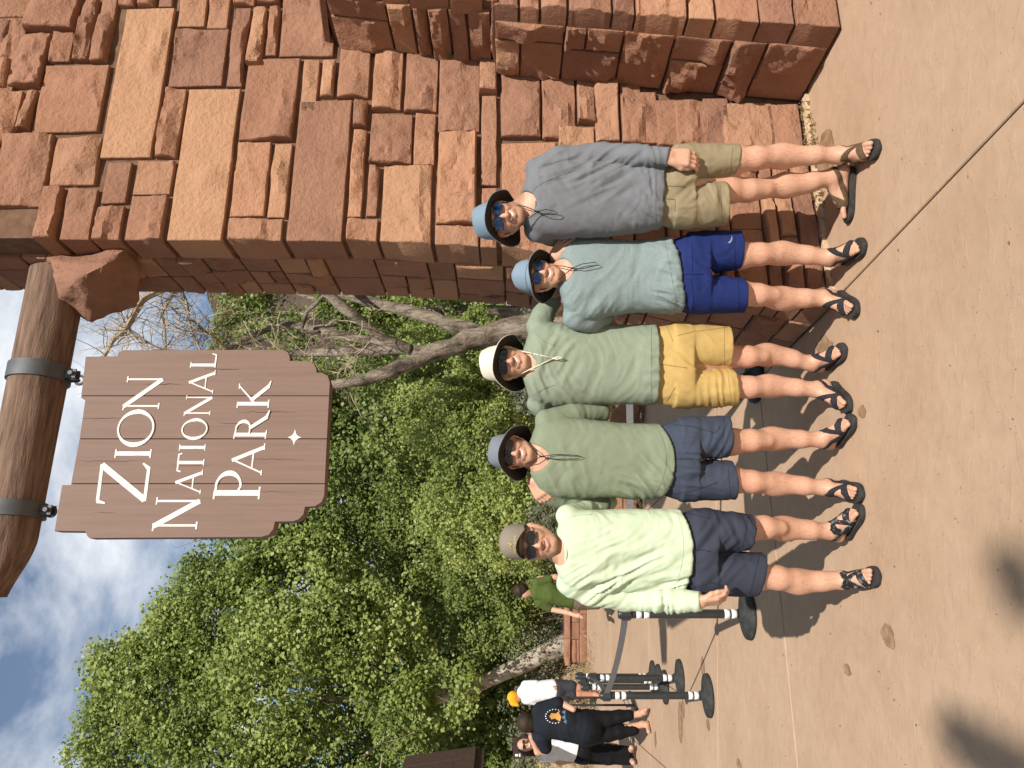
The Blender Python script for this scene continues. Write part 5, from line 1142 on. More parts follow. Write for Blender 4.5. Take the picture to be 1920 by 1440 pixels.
# --- man on the right: grey long-sleeved shirt, khaki shorts
specs.append(dict(D=3.75, mid=345, label='man in grey long-sleeved shirt, khaki shorts and blue bucket hat, beside the pillar', seed=1.3,
    head=dict(eye=(933, 407), d=3.655, roll=-4, pitch=2, yaw=-4, s=1.03), neck=(985, 390), collar=1004, cr=.068,
    torso=[(976, 372, 408, .06), (984, 345, 425, .085), (994, 318, 438, .105), (1012, 303, 446, .118), (1050, 299, 447, .122), (1100, 299, 445, .12), (1160, 296, 440, .112), (1200, 291, 434, .11), (1236, 287, 428, .112)],
    hem=lambda y: 1236 + 0 * y, pelvis=(1262, 275, 428),
    arms=[dict(pts=[(1010, 320, 3.74, .062), (1050, 299, 3.72, .057), (1125, 288, 3.70, .049), (1190, 290, 3.645, .045), (1254, 294, 3.595, .042)], sleeve=5, cuff=True, hand=dict(dir=(-.10, -.12, -1), n=(.25, -.95, 0.1), side=(-1, -.2, 0), curl=.58, s=1.06, thumb=(.8, .35), tk=.3)),
          dict(pts=[(1006, 430, 3.77, .060), (1034, 441, 3.89, .052), (1090, 448, 4.03, .046), (1130, 480, 4.08, .042)], sleeve=4)],
    legs=[dict(knee=(1412, 297), calf=(1474, 291), ankle=(1574, 291), toe=(1648, 281), big=-1), dict(knee=(1398, 357), calf=(1482, 347), ankle=(1561, 334), toe=(1594, 405), kd=3.80, big=-1)],
    shorts=dict(mat=None, pelvis=[(1222, 289, 426, .105), (1245, 281, 428, .118), (1270, 274, 428, .122), (1295, 272, 428, .118)], legs=[[(1262, 273, 352, .105), (1300, 271, 346, .098), (1340, 271, 337, .092), (1381, 272, 330, .088)], [(1262, 344, 429, .105), (1300, 346, 427, .100), (1362, 342, 422, .092)]],
                folds=[(1275, 345, -50, 24, 4, .009, .1, .1), (1330, 380, 20, 28, 5, .007, .1, .08)], hems=[(272, 1382, 330, 1377), (342, 1358, 422, 1362)]),
    shirt=None, strap=M_STRAPB, lens=M_LENSB, jw=1.02, nl=1.1, stubble=.85, hair=(0.07, 0.04, 0.022),
    hat=dict(top_m=None, under_m=M_HATUNDER, back=23, brim=.072, front=.068, seed=1, side=.45), folds=[(1120, 330, -62, 24, 4, .010, .12, .20), (1040, 318, -70, 30, 5, .009, .07, .12), (1190, 400, 60, 20, 4, .007, .1, .2), (1215, 340, 15, 30, 6, .006, .15, .05)], cord=dict(knot=(1009, 397), end=(1043, 399), mat=M_CORD, out=.128)))
# --- teal shirt, blue shorts
specs.append(dict(D=3.87, mid=515, label='man in teal shirt, bright blue shorts and blue bucket hat, head tilted', seed=2.1,
    head=dict(eye=(1007, 511), d=3.765, roll=8, pitch=2, yaw=5, s=.94), neck=(1055, 512), collar=1071, cr=.066,
    torso=[(1046, 492, 540, .06), (1053, 470, 565, .09), (1062, 452, 586, .108), (1080, 444, 597, .118), (1110, 445, 597, .122), (1150, 450, 590, .12), (1195, 452, 585, .116), (1235, 450, 585, .115), (1280, 448, 585, .117)],
    hem=lambda y: 1253 + (y - 449) / 135 * 25, pelvis=(1290, 438, 585),
    arms=[dict(pts=[(1078, 594, 3.88, .060), (1105, 603, 3.92, .056), (1132, 598, 4.0, .052), (1150, 615, 4.15, .044)], sleeve=3), dict(pts=[(1076, 452, 3.89, .056), (1115, 440, 4.0, .052), (1140, 432, 4.05, .044), (1120, 410, 4.05, .04)], sleeve=2)],
    legs=[dict(knee=(1419, 477), calf=(1474, 474), ankle=(1554, 483), toe=(1614, 466)), dict(knee=(1416, 553), calf=(1474, 559), ankle=(1545, 559), toe=(1607, 582))],
    shorts=dict(mat=None, pelvis=[(1246, 450, 584, .11), (1262, 446, 585, .12), (1290, 439, 586, .124), (1322, 435, 587, .118)], legs=[[(1290, 438, 514, .108), (1330, 433, 510, .1), (1388, 432, 506, .096)], [(1290, 510, 586, .108), (1330, 517, 588, .1), (1396, 523, 586, .096)]],
                folds=[(1320, 512, 60, 26, 4, .009, .09, .09), (1290, 490, 15, 16, 3, .005, .15, .1)], hems=[(432, 1386, 506, 1386), (523, 1392, 586, 1395)], wamp=.005),
    shirt=None, strap=M_STRAPK, lens=M_LENSB, jw=.93, nl=.95, stubble=.12, hair=(0.05, 0.03, 0.02), folds=[(1250, 520, 75, 30, 5, .010, .30, .07), (1100, 590, -40, 22, 5, .008, .1, .12)],
    hat=dict(top_m=None, under_m=M_HATUNDER, back=22, brim=.072, front=.070, seed=4, side=.36, edge_m=None), cord=dict(knot=(1073, 503), end=(1119, 495), mat=M_CORD, out=.132)))
# --- middle: sage shirt, yellow shorts
specs.append(dict(D=4.0, mid=685, label='man in sage green shirt, mustard yellow shorts and cream sun hat', seed=3.4,
    head=dict(eye=(942, 678), d=3.895, roll=1, pitch=2, yaw=4, s=1.06), neck=(990, 684), collar=1007, cr=.068,
    torso=[(980, 666, 704, .06), (985, 645, 726, .085), (991, 624, 744, .105), (1004, 610, 756, .118), (1030, 606, 760, .124), (1090, 608, 759, .124), (1160, 609, 758, .12), (1229, 609, 758, .122)],
    hem=lambda y: 1228 + 0 * y, pelvis=(1262, 606, 762),
    arms=[dict(pts=[(1008, 612, 4.02, .058), (1018, 590, 4.06, .056), (1034, 566, 4.09, .050), (1043, 515, 4.04, .042), (1040, 480, 3.88, .036)], sleeve=3, hand=dict(dir=(.50, -.55, -.38), n=(-.1, -.55, .85), side=(-.7, -.4, -.3), curl=.50, s=.95, thumb=(.8, .6))),
          dict(pts=[(1010, 756, 4.02, .060), (1040, 785, 4.10, .056), (1062, 818, 4.17, .052), (1012, 872, 4.02, .042), (1000, 902, 3.86, .036)], sleeve=3, hand=dict(dir=(-.80, -.22, -.46), n=(.3, -.6, .7), side=(.6, -.6, 0), curl=.60, s=.97, thumb=(.8, .6)))],
    legs=[dict(knee=(1396, 669), calf=(1446, 665), ankle=(1524, 681), toe=(1582, 659)), dict(knee=(1400, 726), calf=(1450, 724), ankle=(1534, 730), toe=(1585, 749))],
    shorts=dict(mat=None, pelvis=[(1218, 612, 756, .11), (1240, 606, 764, .12), (1270, 605, 764, .124), (1292, 606, 764, .12)], legs=[[(1262, 605, 692, .112), (1300, 607, 689, .106), (1367, 612, 688, .1)], [(1262, 688, 765, .112), (1300, 691, 765, .106), (1380, 692, 760, .1)]],
                folds=[(1285, 690, 50, 24, 4, .009, .1, .09), (1340, 740, 10, 28, 5, .006, .12, .1)], hems=[(612, 1366, 688, 1366), (692, 1372, 760, 1380)]),
    shirt=None, strap=M_STRAPK, jw=1.04, nl=1.05, lens=M_LENSK, stubble=.15,
    hat=dict(top_m=None, under_m=M_HATUNDER, back=20, brim=.082, front=.058, hc=.128, seed=7, point=.35, edge_m=None), folds=[(1010, 700, 20, 26, 4, .009, .16, .05), (1050, 640, -35, 22, 4, .007, .1, .1), (1060, 735, 35, 22, 4, .008, .1, .1), (1215, 690, 80, 26, 5, .006, .2, .05)], cord=dict(knot=(1038, 672), end=(1053, 671), mat=M_CORDW, out=.138, r=.0036, w=.006)))
# --- green shirt, slate shorts
specs.append(dict(D=3.88, mid=860, label='man in green shirt, slate blue shorts and grey wide-brimmed hat', seed=4.2,
    head=dict(eye=(953, 849), d=3.775, roll=4, pitch=2, yaw=2, s=1.0), neck=(1000, 856), collar=1026, cr=.074,
    torso=[(991, 838, 876, .06), (997, 815, 896, .085), (1005, 797, 912, .105), (1018, 786, 926, .116), (1045, 781, 932, .122), (1100, 786, 933, .122), (1160, 793, 932, .12), (1200, 795, 930, .117), (1258, 793, 931, .118)],
    hem=lambda y: 1232 + 24 * (1 - np.clip((y - 861) / 69, -1, 1) ** 2), pelvis=(1275, 786, 936),
    arms=[dict(pts=[(1026, 926, 3.9, .058), (1075, 941, 3.93, .052), (1128, 945, 3.96, .048), (1140, 975, 4.05, .042)], sleeve=3), dict(pts=[(1024, 788, 3.90, .056), (1075, 777, 3.96, .054), (1127, 773, 4.03, .05), (1150, 735, 4.17, .044)], sleeve=3)],
    legs=[dict(knee=(1403, 826), calf=(1456, 823), ankle=(1542, 824), toe=(1601, 790)), dict(knee=(1405, 903), calf=(1461, 908), ankle=(1550, 914), toe=(1614, 926))],
    shorts=dict(mat=None, pelvis=[(1226, 796, 928, .105), (1245, 792, 934, .116), (1275, 786, 937, .12), (1302, 783, 938, .116)], legs=[[(1275, 785, 862, .106), (1310, 783, 858, .1), (1367, 780, 857, .095)], [(1275, 858, 938, .106), (1310, 863, 938, .1), (1379, 865, 936, .095)]],
                folds=[(1295, 861, 80, 30, 4, .010, .16, .07), (1340, 830, -30, 26, 5, .008, .1, .1)], hems=[(780, 1366, 857, 1362), (865, 1372, 936, 1378)]),
    shirt=None, strap=M_STRAPK, jw=.97, nl=.98, lens=M_LENSR, stubble=.3, wamp=.0045,
    hat=dict(top_m=None, under_m=M_HATUNDER, back=22, brim=.082, front=.058, hc=.122, seed=2), folds=[(1220, 905, 40, 24, 4, .010, .12, .1), (1200, 915, 70, 26, 4, .010, .08, .12), (1060, 900, 30, 18, 3, .006, .12, .12)], cord=dict(knot=(1014, 856), end=(1088, 857), mat=M_CORD, out=.128)))
# --- man on the left: mint long-sleeved shirt, cap
specs.append(dict(D=3.74, mid=1030, label='man in pale mint long-sleeved shirt, charcoal shorts and olive cap', seed=5.5,
    head=dict(eye=(995, 1021), d=3.64, roll=1, pitch=2, yaw=3, s=1.02), neck=(1048, 1030), collar=1059, cr=.074,
    torso=[(1040, 1012, 1050, .06), (1046, 992, 1072, .085), (1052, 975, 1090, .105), (1065, 962, 1102, .118), (1095, 957, 1106, .124), (1150, 957, 1106, .124), (1210, 956, 1107, .12), (1290, 955, 1108, .122)],
    hem=lambda y: 1270 + 18 * (1 - np.clip((y - 1025) / 78, -1, 1) ** 2), pelvis=(1300, 956, 1115),
    arms=[dict(pts=[(1068, 1094, 3.74, .060), (1110, 1112, 3.74, .058), (1172, 1123, 3.75, .054), (1240, 1126, 3.68, .050), (1314, 1127, 3.60, .044)], sleeve=5, cuff=True, hand=dict(dir=(.14, -.30, -1), n=(-.80, -.55, 0.1), side=(.6, -1.0, .1), curl=.62, s=.98, thumb=(.85, .5), tk=.15)),
          dict(pts=[(1064, 968, 3.77, .056), (1100, 958, 3.90, .05), (1140, 940, 4.02, .044)], sleeve=3)],
    legs=[dict(knee=(1428, 989), calf=(1478, 992), ankle=(1558, 996), toe=(1612, 966)), dict(knee=(1453, 1083), calf=(1505, 1092), ankle=(1578, 1088), toe=(1645, 1083))],
    shorts=dict(mat=None, pelvis=[(1264, 962, 1104, .11), (1285, 957, 1111, .12), (1310, 955, 1115, .124), (1335, 955, 1117, .12)], legs=[[(1300, 955, 1038, .112), (1345, 957, 1036, .104), (1412, 966, 1030, .098)], [(1300, 1030, 1116, .112), (1345, 1034, 1117, .106), (1432, 1037, 1117, .1)]],
                folds=[(1330, 1033, -45, 20, 3, .008, .14, .12), (1395, 990, 20, 26, 5, .005, .1, .1)], hems=[(966, 1412, 1030, 1400), (1037, 1433, 1117, 1414)], wamp=.0045),
    shirt=None, strap=M_STRAPP, sstyle=1, lens=M_LENSK, jw=1.06, nl=1.0, smile=False, stubble=.55, gl=dict(w=.030, h=.021), folds=[(1120, 1090, -55, 28, 4, .012, .10, .14), (1180, 1040, -60, 18, 3, .009, .16, .2), (1250, 1080, -65, 24, 4, .010, .12, .1), (1240, 1125, 10, 34, 6, .009, .06, .12)], wf=(9, 7, 12)))
CL = [((0.165, 0.172, 0.186), (0.26, 0.212, 0.130)), ((0.215, 0.270, 0.268), (0.016, 0.027, 0.115)), ((0.235, 0.275, 0.205), (0.46, 0.315, 0.115)), ((0.205, 0.240, 0.165), (0.050, 0.060, 0.088)), ((0.50, 0.585, 0.42), (0.040, 0.045, 0.065))]
HATC = [(0.185, 0.25, 0.315), (0.20, 0.265, 0.33), (0.72, 0.65, 0.52), (0.18, 0.19, 0.225)]
nm = ['grey', 'teal', 'sage', 'green', 'mint']; MEN = []
for i, sp in enumerate(specs):
    sp['shirt'] = cloth(nm[i] + '_shirt_cloth', CL[i][0], var=(.10 if i == 1 else .05), scale=(120 if i == 1 else 20)); sp['shorts']['mat'] = cloth(nm[i] + '_shorts_cloth', CL[i][1], var=.06, rough=.75, bump=.15)
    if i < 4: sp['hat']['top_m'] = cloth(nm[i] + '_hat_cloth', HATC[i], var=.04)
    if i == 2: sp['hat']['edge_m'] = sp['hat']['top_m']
    MEN.append(build_man(sp))
# --- cap of the man on the left
P, O, M, sc_ = MEN[4]
M_CAP = cloth('olive_cap_cloth', (0.235, 0.20, 0.155), var=.04); M_GOLD = mat('gold_thread', [(0.55, 0.42, 0.12), (0.65, 0.5, 0.16)], .6, 40)
A = np.array(M)
def capT(p): return np.array(O) + A @ (np.array(p, float) * sc_)
n = 40; V = []; F_ = []; prof = [(1.0, -.004), (1.0, .02), (.985, .045), (.93, .070), (.80, .092), (.55, .107), (.25, .113)]
for r, z in prof:
    for j in range(n):
        a = 2 * math.pi * j / n; V.append(capT((.083 * r * math.cos(a), -.086 + .103 * r * math.sin(a), .034 + z + .012 * math.sin(a) * (1 - z * 5 if z < .1 else .4))))
V.append(capT((0, -.086, .148))); m_ = len(prof)
for i in range(m_ - 1): F_ += [(i * n + j, i * n + (j + 1) % n, (i + 1) * n + (j + 1) % n, (i + 1) * n + j) for j in range(n)]
F_ += [((m_ - 1) * n + j, (m_ - 1) * n + (j + 1) % n, m_ * n) for j in range(n)]
cap = mesh_obj('cap', V, F_, M_CAP, P)
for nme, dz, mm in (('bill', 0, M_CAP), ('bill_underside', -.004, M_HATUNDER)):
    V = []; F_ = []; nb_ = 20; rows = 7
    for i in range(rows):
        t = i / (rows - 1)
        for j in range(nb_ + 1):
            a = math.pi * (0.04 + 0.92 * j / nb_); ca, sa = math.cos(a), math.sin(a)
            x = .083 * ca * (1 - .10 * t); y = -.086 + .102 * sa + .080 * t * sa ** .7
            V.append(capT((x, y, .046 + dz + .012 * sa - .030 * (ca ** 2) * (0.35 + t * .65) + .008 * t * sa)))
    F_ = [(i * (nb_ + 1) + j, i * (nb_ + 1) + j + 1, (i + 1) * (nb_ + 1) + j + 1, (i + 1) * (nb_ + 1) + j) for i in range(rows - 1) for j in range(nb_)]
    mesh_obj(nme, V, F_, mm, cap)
def text_mesh(txt, place, mat_, par, name='lettering'):
    cu = bpy.data.curves.new('t', 'FONT'); cu.body = txt; cu.align_x = 'CENTER'; cu.size = 1.0; ob = bpy.data.objects.new('t', cu); COL.objects.link(ob)
    dg = bpy.context.evaluated_depsgraph_get(); me = ob.evaluated_get(dg).to_mesh(); V = [tuple(v.co) for v in me.vertices]; f = [tuple(p.vertices) for p in me.polygons]; ob.evaluated_get(dg).to_mesh_clear()
    bpy.data.objects.remove(ob); bpy.data.curves.remove(cu)
    return mesh_obj(name, [place(v[0], v[1]) for v in V], f, mat_, par, smooth=False)
def cap_place(u, v):   # onto the front of the crown
    x = u * .0165; z = .0625 + v * .0165; r = np.interp(z - .034 - .006, [p[1] for p in prof], [p[0] for p in prof]); yy = -.086 + .1045 * r * math.sqrt(max(0, 1 - (x / (.0835 * r)) ** 2)); return capT((x, yy + .0012, z + .004))
text_mesh("ARC'TERYX", cap_place, M_GOLD, cap)
lg = MB()
for a_, b_ in (((-.3, 1.0), (.9, 2.2)), ((-.9, 1.35), (.5, 1.6)), ((-.5, 1.9), (.3, 1.3)), ((.1, 1.1), (.2, 2.5))):
    pts = [Vector(cap_place(a_[0] + (b_[0] - a_[0]) * t, a_[1] + (b_[1] - a_[1]) * t)) for t in (0, .33, .66, 1)]; lg.tube(pts, .0012, 4)
lg.build('emblem', M_GOLD, cap)
# --- check mark emblem on the blue shorts
Pb = MEN[1][0]; M_SILV = mat('silver_print', [(0.20, 0.22, 0.28), (0.25, 0.27, 0.33)], .5, 30)
pl = [(1364, 455), (1368, 452), (1371, 447), (1372, 441), (1373.5, 447), (1372, 452), (1369, 456)]
bpy.context.view_layer.update()
def snap(px, py, obj, d0, off=.003):
    o = Vector((0, 0, H)); r = ray(px, py).normalized(); mw = obj.matrix_world.inverted(); ok, loc, nn, _ = obj.ray_cast(mw @ o, (mw.to_3x3() @ r).normalized())
    return (obj.matrix_world @ loc) - r * off if ok else Vector(W(px, py, d0))
shb = [c for c in Pb.children if c.name.startswith('shorts')][0]; D_ = 3.76
mesh_obj('emblem', [snap(a, b, shb, D_) for a, b in pl], [tuple(range(len(pl)))], M_SILV, Pb, smooth=False)

# --- seams, hems and pockets sewn onto the clothes
def sew(obj, pix, mt, r=.0016, d0=3.7, name='seam', off=.0008):
    P_ = [];
    for (a, b), (c, d) in zip(pix[:-1], pix[1:]):
        n_ = max(2, int(math.hypot(c - a, d - b) / 5))
        for i in range(n_): P_.append((a + (c - a) * i / n_, b + (d - b) * i / n_))
    P_.append(pix[-1]); o = Vector((0, 0, H)); mw = obj.matrix_world.inverted(); pts = []
    for px, py in P_:
        r_ = ray(px, py).normalized(); ok, loc, nn, _ = obj.ray_cast(mw @ o, r_)
        if ok: pts.append((obj.matrix_world @ loc) - r_ * off)
    if len(pts) > 2: MB().tube(pts, r, 4).build(name, mt, obj, smooth=True)
bpy.context.view_layer.update()
SEW = [dict(shirt=[[(992, 368), (1004, 352), (1020, 340), (1045, 330), (1070, 322)]], shorts=[[(1240, 348), (1262, 349), (1284, 350)], [(1243, 372), (1266, 374), (1266, 396)], [(1240, 300), (1275, 285)]]),
       dict(shirt=[], shorts=[[(1283, 514), (1318, 514)], [(1296, 440), (1298, 470), (1299, 508)], [(1296, 522), (1300, 560), (1298, 584)]]),
       dict(shirt=[[(1002, 622), (1020, 640), (1040, 648)], [(1000, 742), (1020, 728), (1040, 722)]], shorts=[[(1234, 682), (1262, 686), (1288, 690)], [(1268, 630), (1300, 622), (1362, 614)], [(1250, 612), (1262, 640)], [(1250, 752), (1266, 726)]]),
       dict(shirt=[], shorts=[[(1258, 861), (1298, 861)], [(1262, 796), (1300, 800), (1340, 812), (1350, 800)], [(1262, 926), (1300, 920), (1345, 905)]]),
       dict(shirt=[[(1060, 972), (1085, 966), (1110, 965)]], shorts=[[(1293, 1028), (1332, 1034)], [(1290, 1105), (1335, 1092), (1365, 1102)], [(1290, 962), (1330, 972)]])]
for (P_m, O_, M_, s_), sp, sw in zip(MEN, specs, SEW):
    sh_ = [c for c in P_m.children if c.name.startswith('shirt')][0]; so_ = [c for c in P_m.children if c.name.startswith('shorts')][0]
    dk = lambda c, k: tuple(q * k for q in c)
    i_ = specs.index(sp); ms = cloth('seam_a%d' % i_, dk(CL[i_][0], .78 if i_ else 1.35)); mq = cloth('seam_b%d' % i_, dk(CL[i_][1], .68))
    for q in sw['shirt']: sew(sh_, q, ms)
    for q in sw['shorts']: sew(so_, q, mq, .0018)
    t = sp['torso'][-1]; yy = np.linspace(t[1] + 5, t[2] - 5, 14); mh = cloth('seam_c%d' % i_, dk(CL[i_][0], .8))
    sew(sh_, [(float(sp['hem'](y)) - 6.5, float(y)) for y in yy], mh, .0013)
    for hm in sp['shorts']['hems']:
        yy = np.linspace(hm[0] + 4, hm[2] - 4, 8); sew(so_, [(float(np.interp(y, [hm[0], hm[2]], [hm[1], hm[3]])) - 8, float(y)) for y in yy], mq, .0013)
# ================================================================ low walls, boulders, belts and posts
low = thing('low_stone_wall', 'low red sandstone wall the olive-shirted visitor bends over', 'wall', (-5.3, 17.6, 0)); low['kind'] = 'thing'
rs2 = np.random.default_rng(33); x = -6.35; fw = lambda s, t, o=0: Vector((s, 17.5 - o, t))
for s0, t0, s1, t1 in ashlar(-6.35, -3.4, 0.0, 0.36, rs2, .12, .2, .35, .7): stone(fw, s0, t0, s1, t1, rs2, inn=.1, cell=.08, parent=low)
for k in range(5): stone(lambda s, t, o=0: Vector((s, 17.44 - o, t)), -6.40 + k * .62, .37, -6.40 + (k + 1) * .62, .50, rs2, inn=.45, cell=.1, parent=low, name='coping_stone')
MB().box((-4.87, 17.75, .18), (2.9, .4, .37)).build('mortar_core', M_MORTAR, low)
low2 = thing('low_stone_wall', 'end of a low stone wall between the green and mint shirts', 'wall', (-1.75, 10.6, 0)); low2['kind'] = 'thing'
for s0, t0, s1, t1 in ashlar(-2.6, -1.45, 0.0, 0.42, rs2, .16, .26, .25, .5): stone(lambda s, t, o=0: Vector((s, 10.45 - o, t)), s0, t0, s1, t1, rs2, inn=.1, cell=.06, parent=low2)
MB().box((-2.03, 10.64, .2), (1.1, .34, .41)).build('mortar_core', M_MORTAR, low2)
for i, (px, py, d, s_, lb) in enumerate(((1178, 778, 9.9, (.22, .18, .21), 'rounded red boulder behind the belt, left of the yellow shorts'), (1172, 700, 10.1, (.3, .22, .22), 'red boulder edging the bed behind the mustard shorts'), (1175, 860, 10.2, (.28, .2, .2), 'red boulder edging the bed behind the slate shorts'))):
    c = W(px, py, d); o = rock('boulder', (c.x, c.y, c.z), s_, 50 + i, M_STONE, None, None, 3); tag(o, lb, 'boulder', 'boulders edging the planting bed')
M_POST = mat('charcoal_post', [(0.018, 0.020, 0.021), (0.035, 0.037, 0.038)], .42, 12, spec=.5); M_BASE = mat('black_rubber_base', [(0.016, 0.017, 0.016), (0.05, 0.05, 0.048)], .8, 22)
M_LAB = mat('white_label', [(0.72, 0.72, 0.72), (0.8, 0.8, 0.8)], .5, 60); M_BELT = mat('grey_belt', [(0.15, 0.15, 0.155), (0.20, 0.20, 0.205)], .7, 60)
def stanchion(base, label, h=.94, proto=None):
    T_ = thing('stanchion', label, 'stanchion', base, 'belt barrier stanchions'); b = Vector(base)
    if proto is not None:
        for ch in proto.children:
            c = ch.copy(); COL.objects.link(c); c.parent = T_
            for g_ in ch.children: e = g_.copy(); COL.objects.link(e); e.parent = c
        return T_
    MB().lathe([(.02, 0), (.175, .0), (.182, .012), (.178, .028), (.12, .042), (.05, .055), (.042, .075), (.02, .08)], b, 36).build('base', M_BASE, T_, smooth=True)
    po = MB().lathe([(.028, .05), (.0315, .06), (.0315, h - .10), (.03, h - .09)], b, 20).build('post', M_POST, T_, smooth=True)
    for z in (.095, .145, h - .22, h - .165): MB().lathe([(.031, z), (.0325, z + .001), (.0325, z + .037), (.031, z + .038)], b, 20).build('label_band', M_LAB, po, smooth=True)
    hd = MB().lathe([(.03, h - .10), (.036, h - .095), (.037, h - .012), (.030, h), (.01, h + .003)], b, 20)
    for k in range(4): hd.box(b + Vector((.038 * math.cos(k * math.pi / 2 + .3), .038 * math.sin(k * math.pi / 2 + .3), h - .055)), (.018, .03, .062), Matrix.Rotation(k * math.pi / 2 + .3, 3, 'Z'))
    h_ = hd.build('head', M_POST, T_, smooth=True); autosmooth(h_, 40); return T_
SP = [(GR(1405, 1151), 'stanchion nearest the mint-shirted man, at his hanging hand'), (GR(1330, 1304), 'foremost stanchion of the cluster on the left, with the largest round base'), (GR(1277, 1271), 'second stanchion back in the left cluster, belt fixed to its head'),
      (GR(1249, 1288), 'third stanchion back in the left cluster'), (GR(1237, 1276), 'fourth stanchion back in the left cluster, mostly hidden'), (GR(1226, 1268), 'farthest stanchion of the left cluster'), (Vector((0.045, 5.35, 0)), 'stanchion hidden behind the mustard shorts, white bands showing between the legs')]
st0 = None; ST = []
for p, lb in SP:
    t = stanchion(tuple(p), lb, proto=st0); ST.append(Vector(p)); st0 = st0 or t
def belt(a, b, label, z=.885, sag=.02):
    a = Vector((a.x, a.y, z)); b = Vector((b.x, b.y, z)); n = 10; V = []; d = (b - a).normalized(); s_ = Vector((-d.y, d.x, 0)) * .0012; a = a + d * .045; b = b - d * .045
    for i in range(n + 1):
        t = i / n; p = a + (b - a) * t + Vector((0, 0, -sag * 4 * t * (1 - t)))
        for q in (s_, -s_):
            for zz in (-.024, .024): V.append(p + q + Vector((0, 0, zz)))
    f = []
    for i in range(n): k = 4 * i; f += [(k, k + 1, k + 5, k + 4), (k + 2, k + 6, k + 7, k + 3), (k + 1, k + 3, k + 7, k + 5), (k, k + 4, k + 6, k + 2)]
    tag(mesh_obj('barrier_belt', V, f, M_BELT, None, smooth=False), label, 'belt', 'retractable barrier belts')
belt(ST[0], ST[6], 'grey belt running behind the men at waist height'); belt(ST[0], ST[1], 'long grey belt slanting from the near stanchion to the left cluster'); belt(ST[1], ST[2], 'short grey belt joining two stanchions of the left cluster'); belt(ST[2], ST[5], 'grey belt between the rear stanchions of the left cluster', .885)
# frame of dark tubes behind the stanchions
fr_ = thing('tube_rack', 'black tubular metal rack on square feet beside the woman in black', 'rack', tuple(GR(1190, 1318))); mb = MB()
b0, b1 = GR(1186, 1308), GR(1193, 1322)
for b in (b0, b1): MB().tube([b, b + Vector((0, 0, .98))], .016, 8).build('upright', M_POST, fr_)
for z in (.55, .92): MB().tube([b0 + Vector((0, 0, z)), b1 + Vector((0, 0, z))], .012, 8).build('rail', M_POST, fr_)
for b in (b0, b1): MB().box(b + Vector((0, 0, .015)), (.06, .34, .03)).build('foot', M_POST, fr_)
# wooden kiosk at the left edge
M_KIO = mat('dark_stained_wood', [(0.045, 0.026, 0.018), (0.085, 0.05, 0.033)], .8, 4, 6, stretch=(1, 8, 8), bump=.4, bscale=10)
ki = thing('wooden_kiosk', 'dark brown wooden kiosk roof cut off by the left edge', 'kiosk', (-5.3, 9.4, 0)); a_, b_ = Vector((-4.58, 0, 3.0)), Vector((-4.46, 0, 2.14))
nn = (b_ - a_).normalized(); up_ = Vector((-nn.z, 0, nn.x)); 
for k in range(3):
    y0 = 8.6 + k * .27; c = (a_ + b_) / 2 + Vector((0, y0 + .13, 0)); MB().box(c, (.05, .255, (b_ - a_).length), Matrix((up_.normalized() * -1, Vector((0, 1, 0)), -nn)).transposed()).build('roof_board', M_KIO, ki)
MB().box(b_ + Vector((-.06, 9.0, -.02)), (.10, .84, .16)).build('eave_beam', M_KIO, ki)
for y in (8.7, 9.3): MB().box((-5.3, y, 1.2), (.16, .16, 2.4)).build('post', M_KIO, ki)
for k in range(2): MB().box((-5.3, 8.85 + k * .22, 1.75), (.04, .21, 1.0)).build('panel_board', M_KIO, ki)
MB().box((-4.95, 8.75, 2.35), (.9, .1, .14)).build('tie_beam', M_KIO, ki)
# small brown sign behind the women
sg = thing('small_sign', 'small brown sign with white pictogram behind the smiling woman', 'sign', (W(975, 1402, 12.2).x, 12.2, 0)); c = W(971, 1402, 12.2)
M_BRN = mat('dark_brown_panel', [(0.045, 0.025, 0.018), (0.06, 0.034, 0.024)], .6, 8)
MB().box(c, (.34, .03, .16)).build('panel', M_BRN, sg); MB().box((c.x, 12.24, c.z / 2 - .02), (.06, .05, c.z - .1)).build('post', M_KIO, sg)
MB().box(c + Vector((-.11, -.018, .02)), (.035, .006, .05)).box(c + Vector((-.11, -.018, -.03)), (.05, .006, .02)).build('pictogram', M_LAB, sg)
# parked car glimpsed beside the pillar
cr_c = W(960, 592, 24); car = thing('parked_car', 'silver car glimpsed far behind between the pillar and the forked tree', 'car', (cr_c.x, 24, 0))
M_PAINT = mat('silver_paint', [(0.42, 0.43, 0.45), (0.5, 0.51, 0.53)], .3, 3, metal=.4, coat=.5); M_GLASS = mat('dark_glass', [(0.01, 0.012, 0.014), (0.02, 0.022, 0.025)], .05, 3, spec=.8); M_TYRE = mat('tyre', [(0.012, 0.012, 0.012), (0.02, 0.02, 0.02)], .9, 20)
def carbody(prof, y0, y1, inset, nm_, m_, par, z0=0):
    mb = MB(); n = len(prof); c = Vector((cr_c.x - .3, 24, 0)); V = []
    for y, e in ((y0, inset), (y0 + .12, 0), (y1 - .12, 0), (y1, inset)): V += [c + Vector((px_ * (1 - e), y, z_ * (1 - e * .25))) for px_, z_ in prof]
    f = [(i * n + j, i * n + (j + 1) % n, (i + 1) * n + (j + 1) % n, (i + 1) * n + j) for i in range(3) for j in range(n)] + [tuple(range(n)), tuple(3 * n + j for j in range(n))]
    return mb.add(V, f).build(nm_, m_, par, smooth=False)
body_ = carbody([(-2.2, .45), (-2.25, .95), (-1.5, 1.15), (-.9, 1.2), (2.2, 1.2), (2.25, .5), (2.1, .4), (-2.1, .4)], -.95, .95, .03, 'body', M_PAINT, car)
carbody([(-1.15, 1.2), (-.45, 1.85), (1.7, 1.9), (2.15, 1.2)], -.82, .82, .08, 'cabin', M_PAINT, car)
